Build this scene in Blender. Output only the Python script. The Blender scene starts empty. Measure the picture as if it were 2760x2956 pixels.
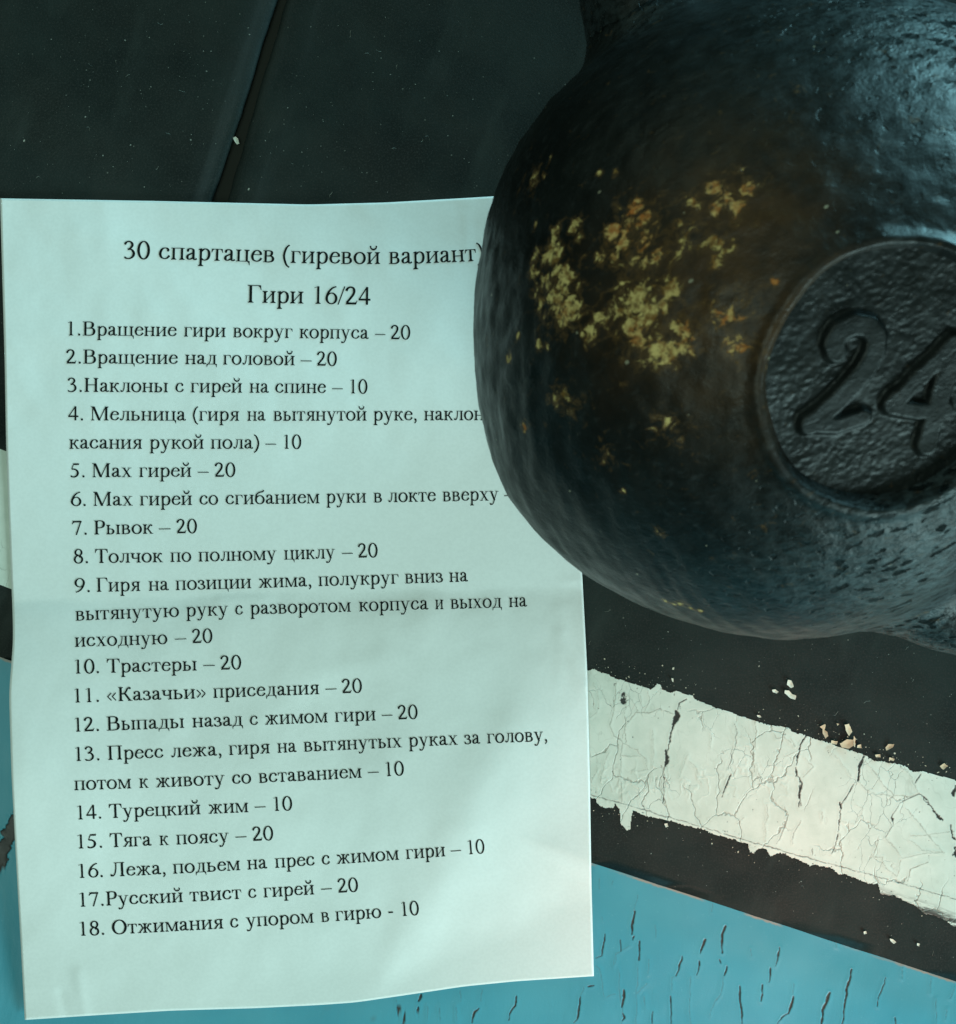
import bpy, bmesh, math, random
import numpy as np
from mathutils import Vector, Matrix
from mathutils.geometry import tessellate_polygon

random.seed(7)
rng = np.random.default_rng(11)
sc = bpy.context.scene
C = sc.collection

# ------------------------------------------------------------------ camera
CAM_H = 0.60                       # lens height above the painted floor, metres
FPX, CX, CY = 4702.0, 1380.0, 1478.0   # focal length and centre of the 2760 x 2956 photograph
cam = bpy.data.objects.new("camera", bpy.data.cameras.new("camera"))
C.objects.link(cam)
cam.location = (0, 0, CAM_H)
cam.data.sensor_fit = 'HORIZONTAL'
cam.data.sensor_width = 36.0
cam.data.lens = 36.0 * FPX / 2760.0
cam.data.clip_start = 0.01
cam.data.clip_end = 50
cam.data.dof.use_dof = True
cam.data.dof.focus_distance = 0.594
cam.data.dof.aperture_fstop = 26.0
sc.camera = cam

# ------------------------------------------------------------------ light
w = bpy.data.worlds.new("World")
sc.world = w
w.use_nodes = True
bg = w.node_tree.nodes["Background"]
bg.inputs[0].default_value = (0.40, 0.80, 0.66, 1)
bg.inputs[1].default_value = 0.11


def area(name, loc, aim, size, size_y, power, col):
    l = bpy.data.lights.new(name, 'AREA')
    l.shape = 'RECTANGLE'
    l.size, l.size_y = size, size_y
    l.energy = power
    l.color = col
    o = bpy.data.objects.new(name, l)
    C.objects.link(o)
    o.location = loc
    o.rotation_euler = (Vector(aim) - Vector(loc)).to_track_quat('-Z', 'Y').to_euler()
    return o


area("window_light", (1.02, -1.10, 0.50), (0.05, 0.0, 0.06), 0.7, 0.5, 28.0, (0.63, 0.97, 0.96))
area("far_window_light", (0.85, 0.85, 0.22), (0.14, 0.10, 0.12), 0.5, 0.32, 17.0, (0.38, 0.88, 1.0))
area("ceiling_light", (-0.30, -0.22, 1.55), (0.0, -0.05, 0), 0.9, 0.8, 8.4, (0.72, 1.0, 0.86))
area("rear_light", (-0.75, 1.3, 0.75), (0.05, 0.05, 0.08), 0.8, 0.5, 2.0, (0.66, 1.0, 0.80))
sp = bpy.data.lights.new("warm_light", 'SPOT')
sp.energy = 62.0
sp.color = (1.0, 0.42, 0.30)
sp.spot_size = math.radians(7.0)
sp.spot_blend = 1.0
sp.shadow_soft_size = 0.05
spo = bpy.data.objects.new("warm_light", sp)
C.objects.link(spo)
spo.location = (0.35, -0.95, 1.0)
spo.rotation_euler = (Vector((0.118, -0.124, 0.0)) - Vector(spo.location)).to_track_quat('-Z', 'Y').to_euler()

sp2 = sp.copy()
sp2.spot_size = math.radians(4.6)
sp2.energy = 26.0
spo2 = bpy.data.objects.new("warm_glint", sp2)
C.objects.link(spo2)
spo2.location = (0.35, -0.95, 1.0)
spo2.rotation_euler = (Vector((0.040, -0.176, 0.0)) - Vector(spo2.location)).to_track_quat('-Z', 'Y').to_euler()

sc.view_settings.view_transform = 'Standard'
sc.view_settings.look = 'None'
sc.view_settings.exposure = 0.0
sc.view_settings.gamma = 1.0
sc.view_settings.use_curve_mapping = False
sc.cycles.use_denoising = True
sc.cycles.denoiser = 'OPENIMAGEDENOISE'

# ------------------------------------------------------------------ helpers
K = 1.48707          # measurements taken on a 1856 px wide copy of the photograph


def W(px, py, z=0.0):
    """a point of the photograph (full-size pixels) laid out at height z"""
    d = CAM_H - z
    return ((px - CX) / FPX * d, (CY - py) / FPX * d, z)


def Wn(px, py, z):
    d = CAM_H - z
    return np.stack([(px - CX) / FPX * d, (CY - py) / FPX * d, z + 0 * px], axis=-1)


def tag(o, label=None, cat=None, group=None, kind=None):
    if label:
        o['label'] = label
    if cat:
        o['category'] = cat
    if group:
        o['group'] = group
    if kind:
        o['kind'] = kind
    return o


def mesh_obj(name, verts, faces, mat, parent=None, smooth=True, attrs=None):
    me = bpy.data.meshes.new(name)
    verts = np.asarray(verts, dtype=float)
    if parent is not None:
        verts = verts - np.array(parent.location)
    if isinstance(faces, np.ndarray):
        me.vertices.add(len(verts))
        me.vertices.foreach_set("co", verts.ravel())
        nf, k = faces.shape
        me.loops.add(nf * k)
        me.loops.foreach_set("vertex_index", faces.ravel().astype(np.int32))
        me.polygons.add(nf)
        me.polygons.foreach_set("loop_start", np.arange(0, nf * k, k, dtype=np.int32))
        me.update(calc_edges=True)
        me.validate()
    else:
        me.from_pydata([tuple(v) for v in verts], [], faces)
        me.update()
    if smooth:
        me.polygons.foreach_set("use_smooth", [True] * len(me.polygons))
    for k_, v_ in (attrs or {}).items():
        a = me.attributes.new(k_, 'FLOAT', 'POINT')
        a.data.foreach_set("value", np.asarray(v_, dtype=np.float32).ravel())
    me.materials.append(mat)
    o = bpy.data.objects.new(name, me)
    C.objects.link(o)
    if parent is not None:
        o.parent = parent
    return o


def grid_faces(nr, nc, keep=None):
    i = np.arange(nr - 1)[:, None] * nc + np.arange(nc - 1)[None, :]
    f = np.stack([i + nc, i + nc + 1, i + 1, i], axis=-1)   # wound to face +Z when rows run down the picture
    if keep is not None:
        return f[keep]
    return f.reshape(-1, 4)


def compact(verts, faces, attrs):
    used = np.unique(faces)
    idx = -np.ones(len(verts), dtype=np.int64)
    idx[used] = np.arange(len(used))
    return verts[used], idx[faces], {k: np.asarray(v)[used] for k, v in attrs.items()}


def interp(x, pts):
    p = np.asarray(pts, dtype=float)
    return np.interp(x, p[:, 0], p[:, 1])


def seg_dist(px, py, pts):
    """distance to a polyline and the 0..1 position along it"""
    best = np.full(px.shape, 1e9)
    tt = np.zeros(px.shape)
    n = len(pts) - 1
    for i in range(n):
        ax, ay = pts[i]
        bx, by = pts[i + 1]
        dx, dy = bx - ax, by - ay
        L = dx * dx + dy * dy + 1e-9
        t = np.clip(((px - ax) * dx + (py - ay) * dy) / L, 0, 1)
        d = np.hypot(px - ax - t * dx, py - ay - t * dy)
        m = d < best
        best = np.where(m, d, best)
        tt = np.where(m, (i + t) / n, tt)
    return best, tt


def vnoise(x, y, seed=0):
    """smooth value noise, -1..1"""
    def h(i, j):
        n = np.sin(i * 127.1 + j * 311.7 + seed * 74.7) * 43758.5453
        return (n - np.floor(n)) * 2 - 1
    xi, yi = np.floor(x), np.floor(y)
    fx, fy = x - xi, y - yi
    fx = fx * fx * (3 - 2 * fx)
    fy = fy * fy * (3 - 2 * fy)
    a = h(xi, yi) * (1 - fx) + h(xi + 1, yi) * fx
    b = h(xi, yi + 1) * (1 - fx) + h(xi + 1, yi + 1) * fx
    return a * (1 - fy) + b * fy


def fbm(x, y, seed=0, o=3):
    s, a = 0, 1.0
    for k in range(o):
        s = s + a * vnoise(x * 2 ** k, y * 2 ** k, seed + k * 5)
        a *= 0.5
    return s


def smooth(a, b, x):
    t = np.clip((x - a) / (b - a), 0, 1)
    return t * t * (3 - 2 * t)


# ------------------------------------------------------------------ materials
class Mat:
    def __init__(self, name, rough=0.6, spec=0.5):
        self.m = bpy.data.materials.new(name)
        self.m.use_nodes = True
        self.nt = self.m.node_tree
        self.b = self.nt.nodes["Principled BSDF"]
        self.b.inputs["Roughness"].default_value = rough
        self.b.inputs["Specular IOR Level"].default_value = spec
        self.tc = self.nt.nodes.new("ShaderNodeTexCoord").outputs["Object"]

    def n(self, kind, **kw):
        nd = self.nt.nodes.new(kind)
        for k, v in kw.items():
            if hasattr(nd, k):
                setattr(nd, k, v)
        return nd

    def link(self, a, b):
        self.nt.links.new(a, b)

    def mapping(self, rot=(0, 0, 0), scale=(1, 1, 1)):
        # rotate first, then squash: two mapping nodes
        a = self.n("ShaderNodeMapping")
        a.inputs["Rotation"].default_value = rot
        self.link(self.tc, a.inputs[0])
        b = self.n("ShaderNodeMapping")
        b.inputs["Scale"].default_value = scale
        self.link(a.outputs[0], b.inputs[0])
        return b.outputs[0]

    def noise(self, scale, detail=3, rough=0.5, vec=None, dist=0.0):
        nd = self.n("ShaderNodeTexNoise")
        nd.inputs["Scale"].default_value = scale
        nd.inputs["Detail"].default_value = detail
        nd.inputs["Roughness"].default_value = rough
        nd.inputs["Distortion"].default_value = dist
        self.link(vec if vec is not None else self.tc, nd.inputs["Vector"])
        return nd.outputs["Fac"]

    def voro(self, scale, vec=None, feature='F1', rnd=1.0):
        nd = self.n("ShaderNodeTexVoronoi")
        nd.feature = feature
        if feature == 'DISTANCE_TO_EDGE':
            nd.voronoi_dimensions = '2D'
        nd.inputs["Scale"].default_value = scale
        nd.inputs["Randomness"].default_value = rnd
        self.link(vec if vec is not None else self.tc, nd.inputs["Vector"])
        return nd.outputs

    def ramp(self, src, lo, hi, a=0.0, b=1.0):
        nd = self.n("ShaderNodeMapRange")
        nd.interpolation_type = 'SMOOTHSTEP'
        nd.inputs["From Min"].default_value = lo
        nd.inputs["From Max"].default_value = hi
        nd.inputs["To Min"].default_value = a
        nd.inputs["To Max"].default_value = b
        self.link(src, nd.inputs["Value"])
        return nd.outputs["Result"]

    def math(self, op, a, b=None):
        nd = self.n("ShaderNodeMath")
        nd.operation = op
        for i, v in enumerate((a, b)):
            if v is None:
                continue
            if isinstance(v, (int, float)):
                nd.inputs[i].default_value = v
            else:
                self.link(v, nd.inputs[i])
        return nd.outputs[0]

    def attr(self, name):
        nd = self.n("ShaderNodeAttribute")
        nd.attribute_name = name
        return nd.outputs["Fac"]

    def mix(self, f, a, b):
        nd = self.n("ShaderNodeMix")
        nd.data_type = 'RGBA'
        if isinstance(f, (int, float)):
            nd.inputs[0].default_value = f
        else:
            self.link(f, nd.inputs[0])
        for s, v in ((6, a), (7, b)):
            if isinstance(v, tuple):
                nd.inputs[s].default_value = (*v, 1)
            else:
                self.link(v, nd.inputs[s])
        return nd.outputs[2]

    def color(self, c):
        if isinstance(c, tuple):
            self.b.inputs["Base Color"].default_value = (*c, 1)
        else:
            self.link(c, self.b.inputs["Base Color"])

    def rough(self, r):
        self.link(r, self.b.inputs["Roughness"])

    def bump(self, h, dist, strength=1.0):
        nd = self.n("ShaderNodeBump")
        nd.inputs["Strength"].default_value = strength
        nd.inputs["Distance"].default_value = dist
        self.link(h, nd.inputs["Height"])
        prev = self.b.inputs["Normal"]
        if prev.is_linked:
            self.link(prev.links[0].from_socket, nd.inputs["Normal"])
        self.link(nd.outputs[0], prev)


def m_paper():
    M = Mat("paper", 0.75, 0.25)
    f = M.ramp(M.noise(900, 3), 0.3, 0.7)
    M.color(M.mix(f, (0.80, 0.80, 0.79), (0.835, 0.835, 0.825)))
    M.bump(M.noise(260, 3, 0.6), 0.00015, 0.25)
    M.bump(M.noise(45, 2), 0.0010, 0.3)
    return M.m


def m_ink():
    M = Mat("printing_ink", 0.6, 0.12)
    M.color(M.mix(M.noise(2500, 2), (0.002, 0.004, 0.004), (0.008, 0.011, 0.011)))
    return M.m


def m_rubber():
    M = Mat("black_rubber", 0.62, 0.22)
    base = M.mix(M.ramp(M.noise(17, 6, 0.68), 0.32, 0.70), (0.0026, 0.0058, 0.0050), (0.0120, 0.0190, 0.0170))
    base = M.mix(M.ramp(M.noise(1500, 2), 0.45, 0.75), base, (0.020, 0.022, 0.020))
    # scuffs, chalky drags
    st = M.noise(60, 4, 0.6, M.mapping((0, 0, 0.35), (1, 0.25, 1)))
    base = M.mix(M.ramp(st, 0.52, 0.80, 0, 0.5), base, (0.032, 0.040, 0.036))
    # worn band along the bevelled edges
    wear = M.math('MULTIPLY', M.attr("wear"), M.ramp(M.noise(200, 3, 0.5, M.mapping((0, 0, 0.304), (1, 0.05, 1))), 0.30, 0.75))
    base = M.mix(wear, base, (0.040, 0.047, 0.048))
    # dust and paint specks
    v = M.voro(210, M.mapping((0, 0, 0.5), (1, 0.6, 1)))
    thr = M.ramp(v["Color"], 0.80, 1.0, 0.0, 0.12)
    speck = M.math('LESS_THAN', v["Distance"], thr)
    base = M.mix(M.math('MULTIPLY', speck, 0.75), base, (0.40, 0.39, 0.33))
    v2 = M.voro(620)
    thr2 = M.ramp(v2["Color"], 0.72, 1.0, 0.0, 0.22)
    speck2 = M.math('LESS_THAN', v2["Distance"], thr2)
    base = M.mix(M.math('MULTIPLY', speck2, 0.4), base, (0.22, 0.22, 0.19))
    M.color(base)
    M.rough(M.ramp(M.noise(40, 3), 0.3, 0.7, 0.5, 0.75))
    M.bump(M.noise(1300, 3, 0.6), 0.00018, 0.5)
    M.bump(M.noise(120, 3), 0.0005, 0.25)
    return M.m


def m_white():
    M = Mat("white_floor_paint", 0.5, 0.4)
    base = M.mix(M.ramp(M.noise(75, 6, 0.7), 0.3, 0.66), (0.56, 0.605, 0.535), (0.67, 0.70, 0.63))
    v = M.voro(420)
    pit = M.math('LESS_THAN', v["Distance"], M.ramp(v["Color"], 0.86, 1.0, 0.0, 0.16))
    base = M.mix(M.math('MULTIPLY', pit, 0.7), base, (0.34, 0.33, 0.28))
    base = M.mix(M.math('MULTIPLY', M.attr("thin"), M.ramp(M.noise(520, 4, 0.7, M.mapping((0, 0, 0.26), (0.16, 1, 1))), 0.40, 0.56)), base, (0.05, 0.05, 0.045))
    wn = M.n("ShaderNodeVectorMath")
    wn.operation = 'MULTIPLY_ADD'
    nz_ = M.n("ShaderNodeTexNoise")
    nz_.inputs["Scale"].default_value = 130
    nz_.inputs["Detail"].default_value = 4
    M.link(M.tc, nz_.inputs["Vector"])
    M.link(nz_.outputs["Color"], wn.inputs[0])
    wn.inputs[1].default_value = (0.008, 0.008, 0.0)
    M.link(M.mapping((0, 0, 0.32), (1, 0.55, 1)), wn.inputs[2])
    hair = None
    for sc_, lo, hi, mk in ((85, 0.49, 0.56, 24), (210, 0.54, 0.62, 38)):
        e = M.voro(sc_, wn.outputs[0], 'DISTANCE_TO_EDGE')["Distance"]
        ln = M.math('MULTIPLY', M.ramp(e, 0.0, 0.028, 1.0, 0.0), M.ramp(M.noise(mk, 2), lo, hi))
        hair = ln if hair is None else M.math('MAXIMUM', hair, ln)
    base = M.mix(M.math('MULTIPLY', hair, 0.55), base, (0.20, 0.19, 0.15))
    M.bump(M.math('MULTIPLY', hair, -1.0), 0.0003, 0.6)
    base = M.mix(M.attr("groove"), base, (0.25, 0.24, 0.19))
    base = M.mix(M.attr("crack"), base, (0.012, 0.013, 0.012))
    M.color(base)
    M.bump(M.noise(420, 4, 0.6), 0.00015, 0.3)
    return M.m


def m_blue():
    M = Mat("blue_floor_paint", 0.42, 0.45)
    base = M.mix(M.ramp(M.noise(22, 4), 0.3, 0.7), (0.034, 0.285, 0.385), (0.060, 0.335, 0.435))
    base = M.mix(M.ramp(M.noise(900, 3), 0.62, 0.9), base, (0.11, 0.39, 0.48))
    base = M.mix(M.attr("groove"), base, (0.06, 0.22, 0.27))
    base = M.mix(M.attr("edge"), base, (0.33, 0.28, 0.24))  # pinkish edge highlight, put into the colour
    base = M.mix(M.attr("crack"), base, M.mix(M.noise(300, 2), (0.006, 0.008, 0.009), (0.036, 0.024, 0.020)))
    M.color(base)
    M.bump(M.noise(300, 4, 0.6, M.mapping((0, 0, 0.15), (1, 0.3, 1))), 0.00022, 0.4)
    M.bump(M.noise(1400, 2), 0.00008, 0.35)
    return M.m


def m_dark_floor():
    M = Mat("dark_floorboard", 0.8, 0.3)
    M.color(M.mix(M.noise(30, 3), (0.012, 0.014, 0.011), (0.028, 0.028, 0.022)))
    return M.m


def m_flake(name, a, b):
    M = Mat(name, 0.55, 0.35)
    M.color(M.mix(M.noise(300, 3), a, b))
    return M.m


AX_ROT = -math.atan2(0.47, 0.88)      # the brush marks run along the kettlebell's axis


def m_iron():
    M = Mat("black_painted_iron", 0.42, 0.20)
    al = M.mapping((0, 0, AX_ROT), (0.22, 1, 1))
    base = M.mix(M.ramp(M.noise(38, 4, 0.6), 0.3, 0.7), (0.0028, 0.0032, 0.0028), (0.0070, 0.0078, 0.0068))
    base = M.mix(M.math('MULTIPLY', M.ramp(M.noise(420, 3, 0.6, al), 0.55, 0.75), 0.5), base, (0.028, 0.030, 0.030))
    base = M.mix(M.math('MULTIPLY', M.attr('pit'), M.ramp(M.noise(420, 4, 0.7, M.mapping((0, 0, AX_ROT), (0.6, 1, 1))), 0.40, 0.62, 0.12, 1.0)), base, (0.046, 0.060, 0.064))
    # brown staining
    base = M.mix(M.math('MULTIPLY', M.attr("rust"), M.ramp(M.noise(90, 5, 0.7), 0.25, 0.7, 0.25, 1.0)), base, (0.072, 0.035, 0.013))
    # old paint showing through where the black has chipped
    n = M.noise(320, 6, 0.68, M.mapping((0, 0, AX_ROT), (0.75, 1, 1)), 0.6)
    f = M.math('ADD', n, M.math('MULTIPLY', M.attr("chip"), 0.375))
    chip = M.ramp(f, 0.715, 0.765)
    halo = M.ramp(f, 0.57, 0.74)
    n2 = M.noise(420, 4, 0.65)
    old = M.mix(M.ramp(n2, 0.36, 0.62), (0.17, 0.085, 0.022), (0.62, 0.45, 0.17))
    old = M.mix(M.math('MULTIPLY', M.attr("orange"), M.ramp(n2, 0.30, 0.66, 1.0, 0.35)), old, (0.46, 0.145, 0.032))
    base = M.mix(M.math('MULTIPLY', halo, 0.75), base, (0.10, 0.052, 0.018))
    chip = M.math('MULTIPLY', chip, M.ramp(M.noise(560, 3, 0.6), 0.30, 0.46))
    base = M.mix(chip, base, old)
    # small pale nicks
    v = M.voro(300, M.mapping((0, 0, AX_ROT), (0.55, 1, 1)))
    nick = M.math('LESS_THAN', v["Distance"], M.math('MULTIPLY', M.attr("nick"), M.ramp(v["Color"], 0.66, 1.0, 0.0, 0.30)))
    base = M.mix(M.math('MULTIPLY', nick, 0.7), base, (0.33, 0.30, 0.21))
    M.color(base)
    M.rough(M.math('ADD', M.ramp(M.noise(150, 3), 0.3, 0.7, 0.36, 0.50), M.math('MULTIPLY', chip, 0.3)))
    # casting skin: pits, brush drag, fine grain, chips are sunk below the paint
    wv = M.n("ShaderNodeVectorMath")
    wv.operation = 'MULTIPLY_ADD'
    nz_ = M.n("ShaderNodeTexNoise")
    nz_.inputs["Scale"].default_value = 160
    nz_.inputs["Detail"].default_value = 3
    M.link(M.tc, nz_.inputs["Vector"])
    M.link(nz_.outputs["Color"], wv.inputs[0])
    wv.inputs[1].default_value = (0.006, 0.006, 0.006)
    M.link(M.mapping((0, 0, AX_ROT), (0.42, 1, 1)), wv.inputs[2])
    pv = M.voro(350, wv.outputs[0])
    pit = M.ramp(M.math('SUBTRACT', pv["Distance"], M.ramp(pv["Color"], 0.42, 0.66, 0.0, 0.38)), -0.05, 0.07)
    base2 = M.mix(M.math('MULTIPLY', M.math('SUBTRACT', 1.0, pit), M.math('MULTIPLY', M.attr('pit'), 0.9)), base, (0.003, 0.005, 0.005))
    M.color(base2)
    hole = M.math('MULTIPLY', M.math('SUBTRACT', 1.0, pit), M.attr('pit'))
    M.link(M.ramp(hole, 0.0, 0.8, 0.21, 0.02), M.b.inputs['Specular IOR Level'])
    M.bump(M.math('MULTIPLY', M.math('SUBTRACT', pit, 1.0), M.attr("pit")), 0.0011, 0.8)
    M.bump(M.math('MULTIPLY', M.noise(520, 3, 0.6, M.mapping((0, 0, AX_ROT), (0.6, 1, 1))), M.attr('pit')), 0.0016, 0.6)
    M.bump(M.noise(340, 4, 0.65, al), 0.0004, 0.33)
    M.bump(M.noise(1000, 3, 0.6), 0.00025, 0.5)
    M.bump(M.math('MULTIPLY', chip, -1.0), 0.0004, 0.7)
    return M.m


PAPER, INK, RUBBER, WHITE, BLUE, DARK, IRON = m_paper(), m_ink(), m_rubber(), m_white(), m_blue(), m_dark_floor(), m_iron()
FLAKE = m_flake("white_paint_chip", (0.62, 0.60, 0.50), (0.74, 0.72, 0.62))
FLAKE_TAN = m_flake("cream_paint_chip", (0.56, 0.43, 0.28), (0.70, 0.60, 0.44))

# ------------------------------------------------------------------ floor
MAT_Z = 0.004
EDGE = [(-3000, 860), (0, 1896), (1710, 2491), (2760, 2833), (5600, 3735)]     # lower edge of the mats


def edge_y(x):
    return interp(x, EDGE)


def sheet(name, pts, z, mat):
    v = [W(x, y, z) for x, y in pts]
    o = mesh_obj(name, v, [list(range(len(v)))[::-1]], mat, smooth=False)
    if o.data.polygons[0].normal.z < 0:
        o.data.flip_normals()
    return o


o = sheet("subfloor", [(-9000, -9000), (12000, -9000), (12000, 12000), (-9000, 12000)], -0.0012, DARK)
tag(o, kind='structure')
xs = np.linspace(-9000, 12000, 40)


def clampx(x):
    return 1896 + 0.341 * x


# ---- painted boards below the mats: paint film with open cracks and one painted band of shade
def T(ox, oy, s, pts):
    return [(ox + x / s, oy + y / s) for x, y in pts]


def B5(*p):
    return T(1650, 2250, 1.672, p)


def D4(*p):
    return T(1650, 1850, 1.672, p)


def H8(*p):
    return T(800, 2356, 2.32, p)


cracks_and_shade = [
    (B5((325, 560), (310, 600), (303, 640)), 2), (B5((303, 636), (300, 670), (292, 705), (288, 745)), 10),
    (B5((297, 755), (295, 775)), 7), (B5((280, 800), (215, 840), (205, 890)), 2),
    (B5((158, 745), (155, 800), (148, 850), (120, 865)), 5), (B5((235, 775), (238, 830)), 6),
    (B5((235, 830), (215, 850), (205, 900)), 2), (B5((333, 785), (330, 810), (322, 870)), 9),
    (B5((322, 870), (318, 960), (312, 1060), (312, 1180)), 3), (B5((537, 858), (527, 890), (508, 950)), 7),
    (B5((508, 950), (488, 960), (486, 1020)), 2.5), (B5((483, 1050), (478, 1110), (480, 1180)), 5),
    (B5((643, 770), (628, 820), (620, 840)), 9), (B5((617, 878), (615, 900), (605, 945)), 7),
    (B5((575, 950), (575, 1040), (568, 1110), (575, 1180)), 2.5), (B5((745, 710), (728, 750), (720, 800), (722, 835)), 10),
    (B5((715, 870), (722, 890)), 8), (B5((745, 900), (735, 945)), 8), (B5((733, 950), (715, 1040), (690, 1080), (670, 1140)), 3),
    (B5((1005, 810), (995, 855), (985, 900)), 5), (B5((966, 915), (957, 980)), 9), (B5((925, 995), (913, 1070)), 8),
    (B5((815, 1000), (817, 1060), (820, 1130), (823, 1180)), 7), (B5((1078, 990), (1070, 1040)), 2.5),
    (B5((1070, 1050), (1058, 1110), (1050, 1130)), 12), (B5((1050, 1130), (1015, 1150), (990, 1180)), 4),
    (B5((1240, 1028), (1225, 1090), (1205, 1150), (1200, 1200)), 11), (B5((1355, 920), (1335, 980), (1315, 1080), (1303, 1200)), 8),
    (B5((1515, 955), (1493, 1020), (1475, 1095)), 4), (B5((1560, 1150), (1565, 1190)), 7),
    (B5((40, 1050), (35, 1130), (10, 1175)), 7), (B5((60, 1000), (45, 1050)), 2.5), (B5((75, 998), (105, 993)), 8),
    (B5((255, 1020), (258, 1050), (245, 1100)), 11), (B5((245, 1130), (255, 1150), (245, 1165)), 7),
    (B5((230, 920), (232, 1020), (240, 1110), (240, 1190)), 3), (B5((390, 1120), (392, 1190)), 5),
    (B5((1735, 960), (1730, 1030)), 3), (B5((1840, 1010), (1830, 1060)), 3), (B5((1762, 1060), (1760, 1190)), 3),
    (B5((1810, 1110), (1805, 1160)), 3), (B5((115, 900), (135, 915), (150, 990), (160, 1050)), 2),
    (B5((310, 1040), (340, 1020), (365, 985)), 2.5), (B5((355, 1050), (355, 1100)), 2.5), (B5((137, 480), (135, 530)), 2),
    (B5((200, 490), (198, 510)), 3), (B5((150, 665), (150, 680)), 3), (B5((680, 600), (680, 640)), 1.5),
    (B5((865, 820), (868, 850)), 1.5), (B5((1275, 780), (1280, 810)), 1.5), (B5((1600, 900), (1590, 960)), 1.5),
    (B5((165, 1050), (180, 1040), (210, 1035)), 3), (B5((375, 870), (370, 940)), 1.8), (B5((400, 700), (405, 760)), 1.2),
    ([(-60, 2640), (0, 2490), (36, 2385), (80, 2290), (140, 2200)], 62),  # wide band: shade beside the lifted paper, painted into the floor colour
    (H8((968, 1195), (960, 1225), (952, 1242)), 12), (H8((942, 1283), (932, 1308)), 15), (H8((817, 1262), (808, 1312)), 12),
    (H8((858, 1328), (845, 1392)), 10), (H8((1230, 1165), (1226, 1240)), 3), (H8((1350, 1288), (1320, 1310), (1308, 1385)), 8),
    (H8((1600, 1205), (1597, 1270), (1555, 1325), (1545, 1362)), 8), (H8((1195, 1280), (1205, 1370)), 3),
    (H8((1370, 1160), (1365, 1240)), 3), (H8((1005, 1275), (1000, 1370)), 3), (H8((1090, 1290), (1085, 1350)), 2),
    (H8((345, 1290), (360, 1370)), 2), (H8((800, 1215), (802, 1260)), 3), (H8((640, 1340), (645, 1385)), 2),
]
cols = np.unique(np.concatenate([np.arange(-420, -60, 12.0), np.arange(-60, 130, 2.5), np.arange(130, 1100, 12.0), np.arange(1100, 2800, 2.3), np.arange(2800, 3600, 12.0)]))
rows = np.concatenate([[-60, -20], np.arange(-6, 600, 2.3), np.arange(600, 1500, 14.0)])
PX = np.repeat(cols[None, :], len(rows), 0)
PY = edge_y(PX) + rows[:, None]
jag = 1.1 * fbm(PX * 0.09, PY * 0.09, 3)
crack = np.zeros(PX.shape)  # open cracks, and the painted shade band at the far left
lift = np.zeros(PX.shape)
groove = np.zeros(PX.shape)
for ci, (pts, wd) in enumerate(cracks_and_shade):
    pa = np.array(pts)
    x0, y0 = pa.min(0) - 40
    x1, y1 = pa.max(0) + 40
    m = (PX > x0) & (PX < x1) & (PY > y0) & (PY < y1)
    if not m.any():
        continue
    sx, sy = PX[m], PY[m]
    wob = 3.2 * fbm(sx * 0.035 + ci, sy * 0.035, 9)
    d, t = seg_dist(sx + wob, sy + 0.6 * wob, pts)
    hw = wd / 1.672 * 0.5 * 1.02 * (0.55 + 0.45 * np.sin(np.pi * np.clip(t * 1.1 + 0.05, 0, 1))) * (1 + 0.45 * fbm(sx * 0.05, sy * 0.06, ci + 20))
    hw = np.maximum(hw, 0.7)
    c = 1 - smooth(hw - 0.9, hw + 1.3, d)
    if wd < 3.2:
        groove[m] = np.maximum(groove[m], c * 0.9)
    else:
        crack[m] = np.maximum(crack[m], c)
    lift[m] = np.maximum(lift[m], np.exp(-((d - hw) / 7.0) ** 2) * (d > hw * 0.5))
# fine lifted curls between the long cracks
curl = smooth(0.62, 0.95, np.abs(fbm(PX * 0.022, PY * 0.008, 31))) * smooth(60, 200, PY - edge_y(PX)) * (1 - smooth(1900, 2300, PX))
zz = 0.00008 * lift + 0.00003 * curl - 0.00022 * crack - 0.00006 * groove + 0.0003 * fbm(PX * 0.004, PY * 0.004, 2)
edge_highlight = (1 - smooth(1.0, 6.0, np.abs(PY - edge_y(PX) - 3 + jag * 2))) * smooth(-0.2, 0.6, fbm(PX * 0.01, PY * 0.01, 8))  # thin highlight along the mats' lower edge, painted onto the blue
V = Wn(PX, PY, zz).reshape(-1, 3)
F = grid_faces(len(rows), len(cols))
o = mesh_obj("floor", V, F, BLUE, attrs={"crack": crack, "groove": groove, "edge": edge_highlight})
tag(o, kind='structure')
# the same boards further out, beyond the part seen close up
far = []
for x in (-9000, -420):
    far.append((x, edge_y(np.array(float(max(x, -3000)))).item()))
fx = [(-9000, -1200), (-2000, 1206), (0, 1900), (1710, 2495), (2760, 2837), (5600, 3740), (12000, 5900), (12000, 12000), (-9000, 12000)]
o = sheet("outer_floor", fx, -0.0009, BLUE)
tag(o, kind='structure')

# ------------------------------------------------------------------ rubber mats
GAP_L = [(540, 0), (414, 388)]
GAP_R = [(556, 0), (441, 388)]


def on_line(seg, y):
    (x0, y0), (x1, y1) = seg
    return x0 * K + (x1 - x0) / (y1 - y0) * (y - y0 * K)


def corner(seg):
    # meeting point of a gap side and the lower mat edge
    y = 1896.0
    for _ in range(30):
        y = edge_y(np.array(on_line(seg, y))).item()
    return on_line(seg, y), y


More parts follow.
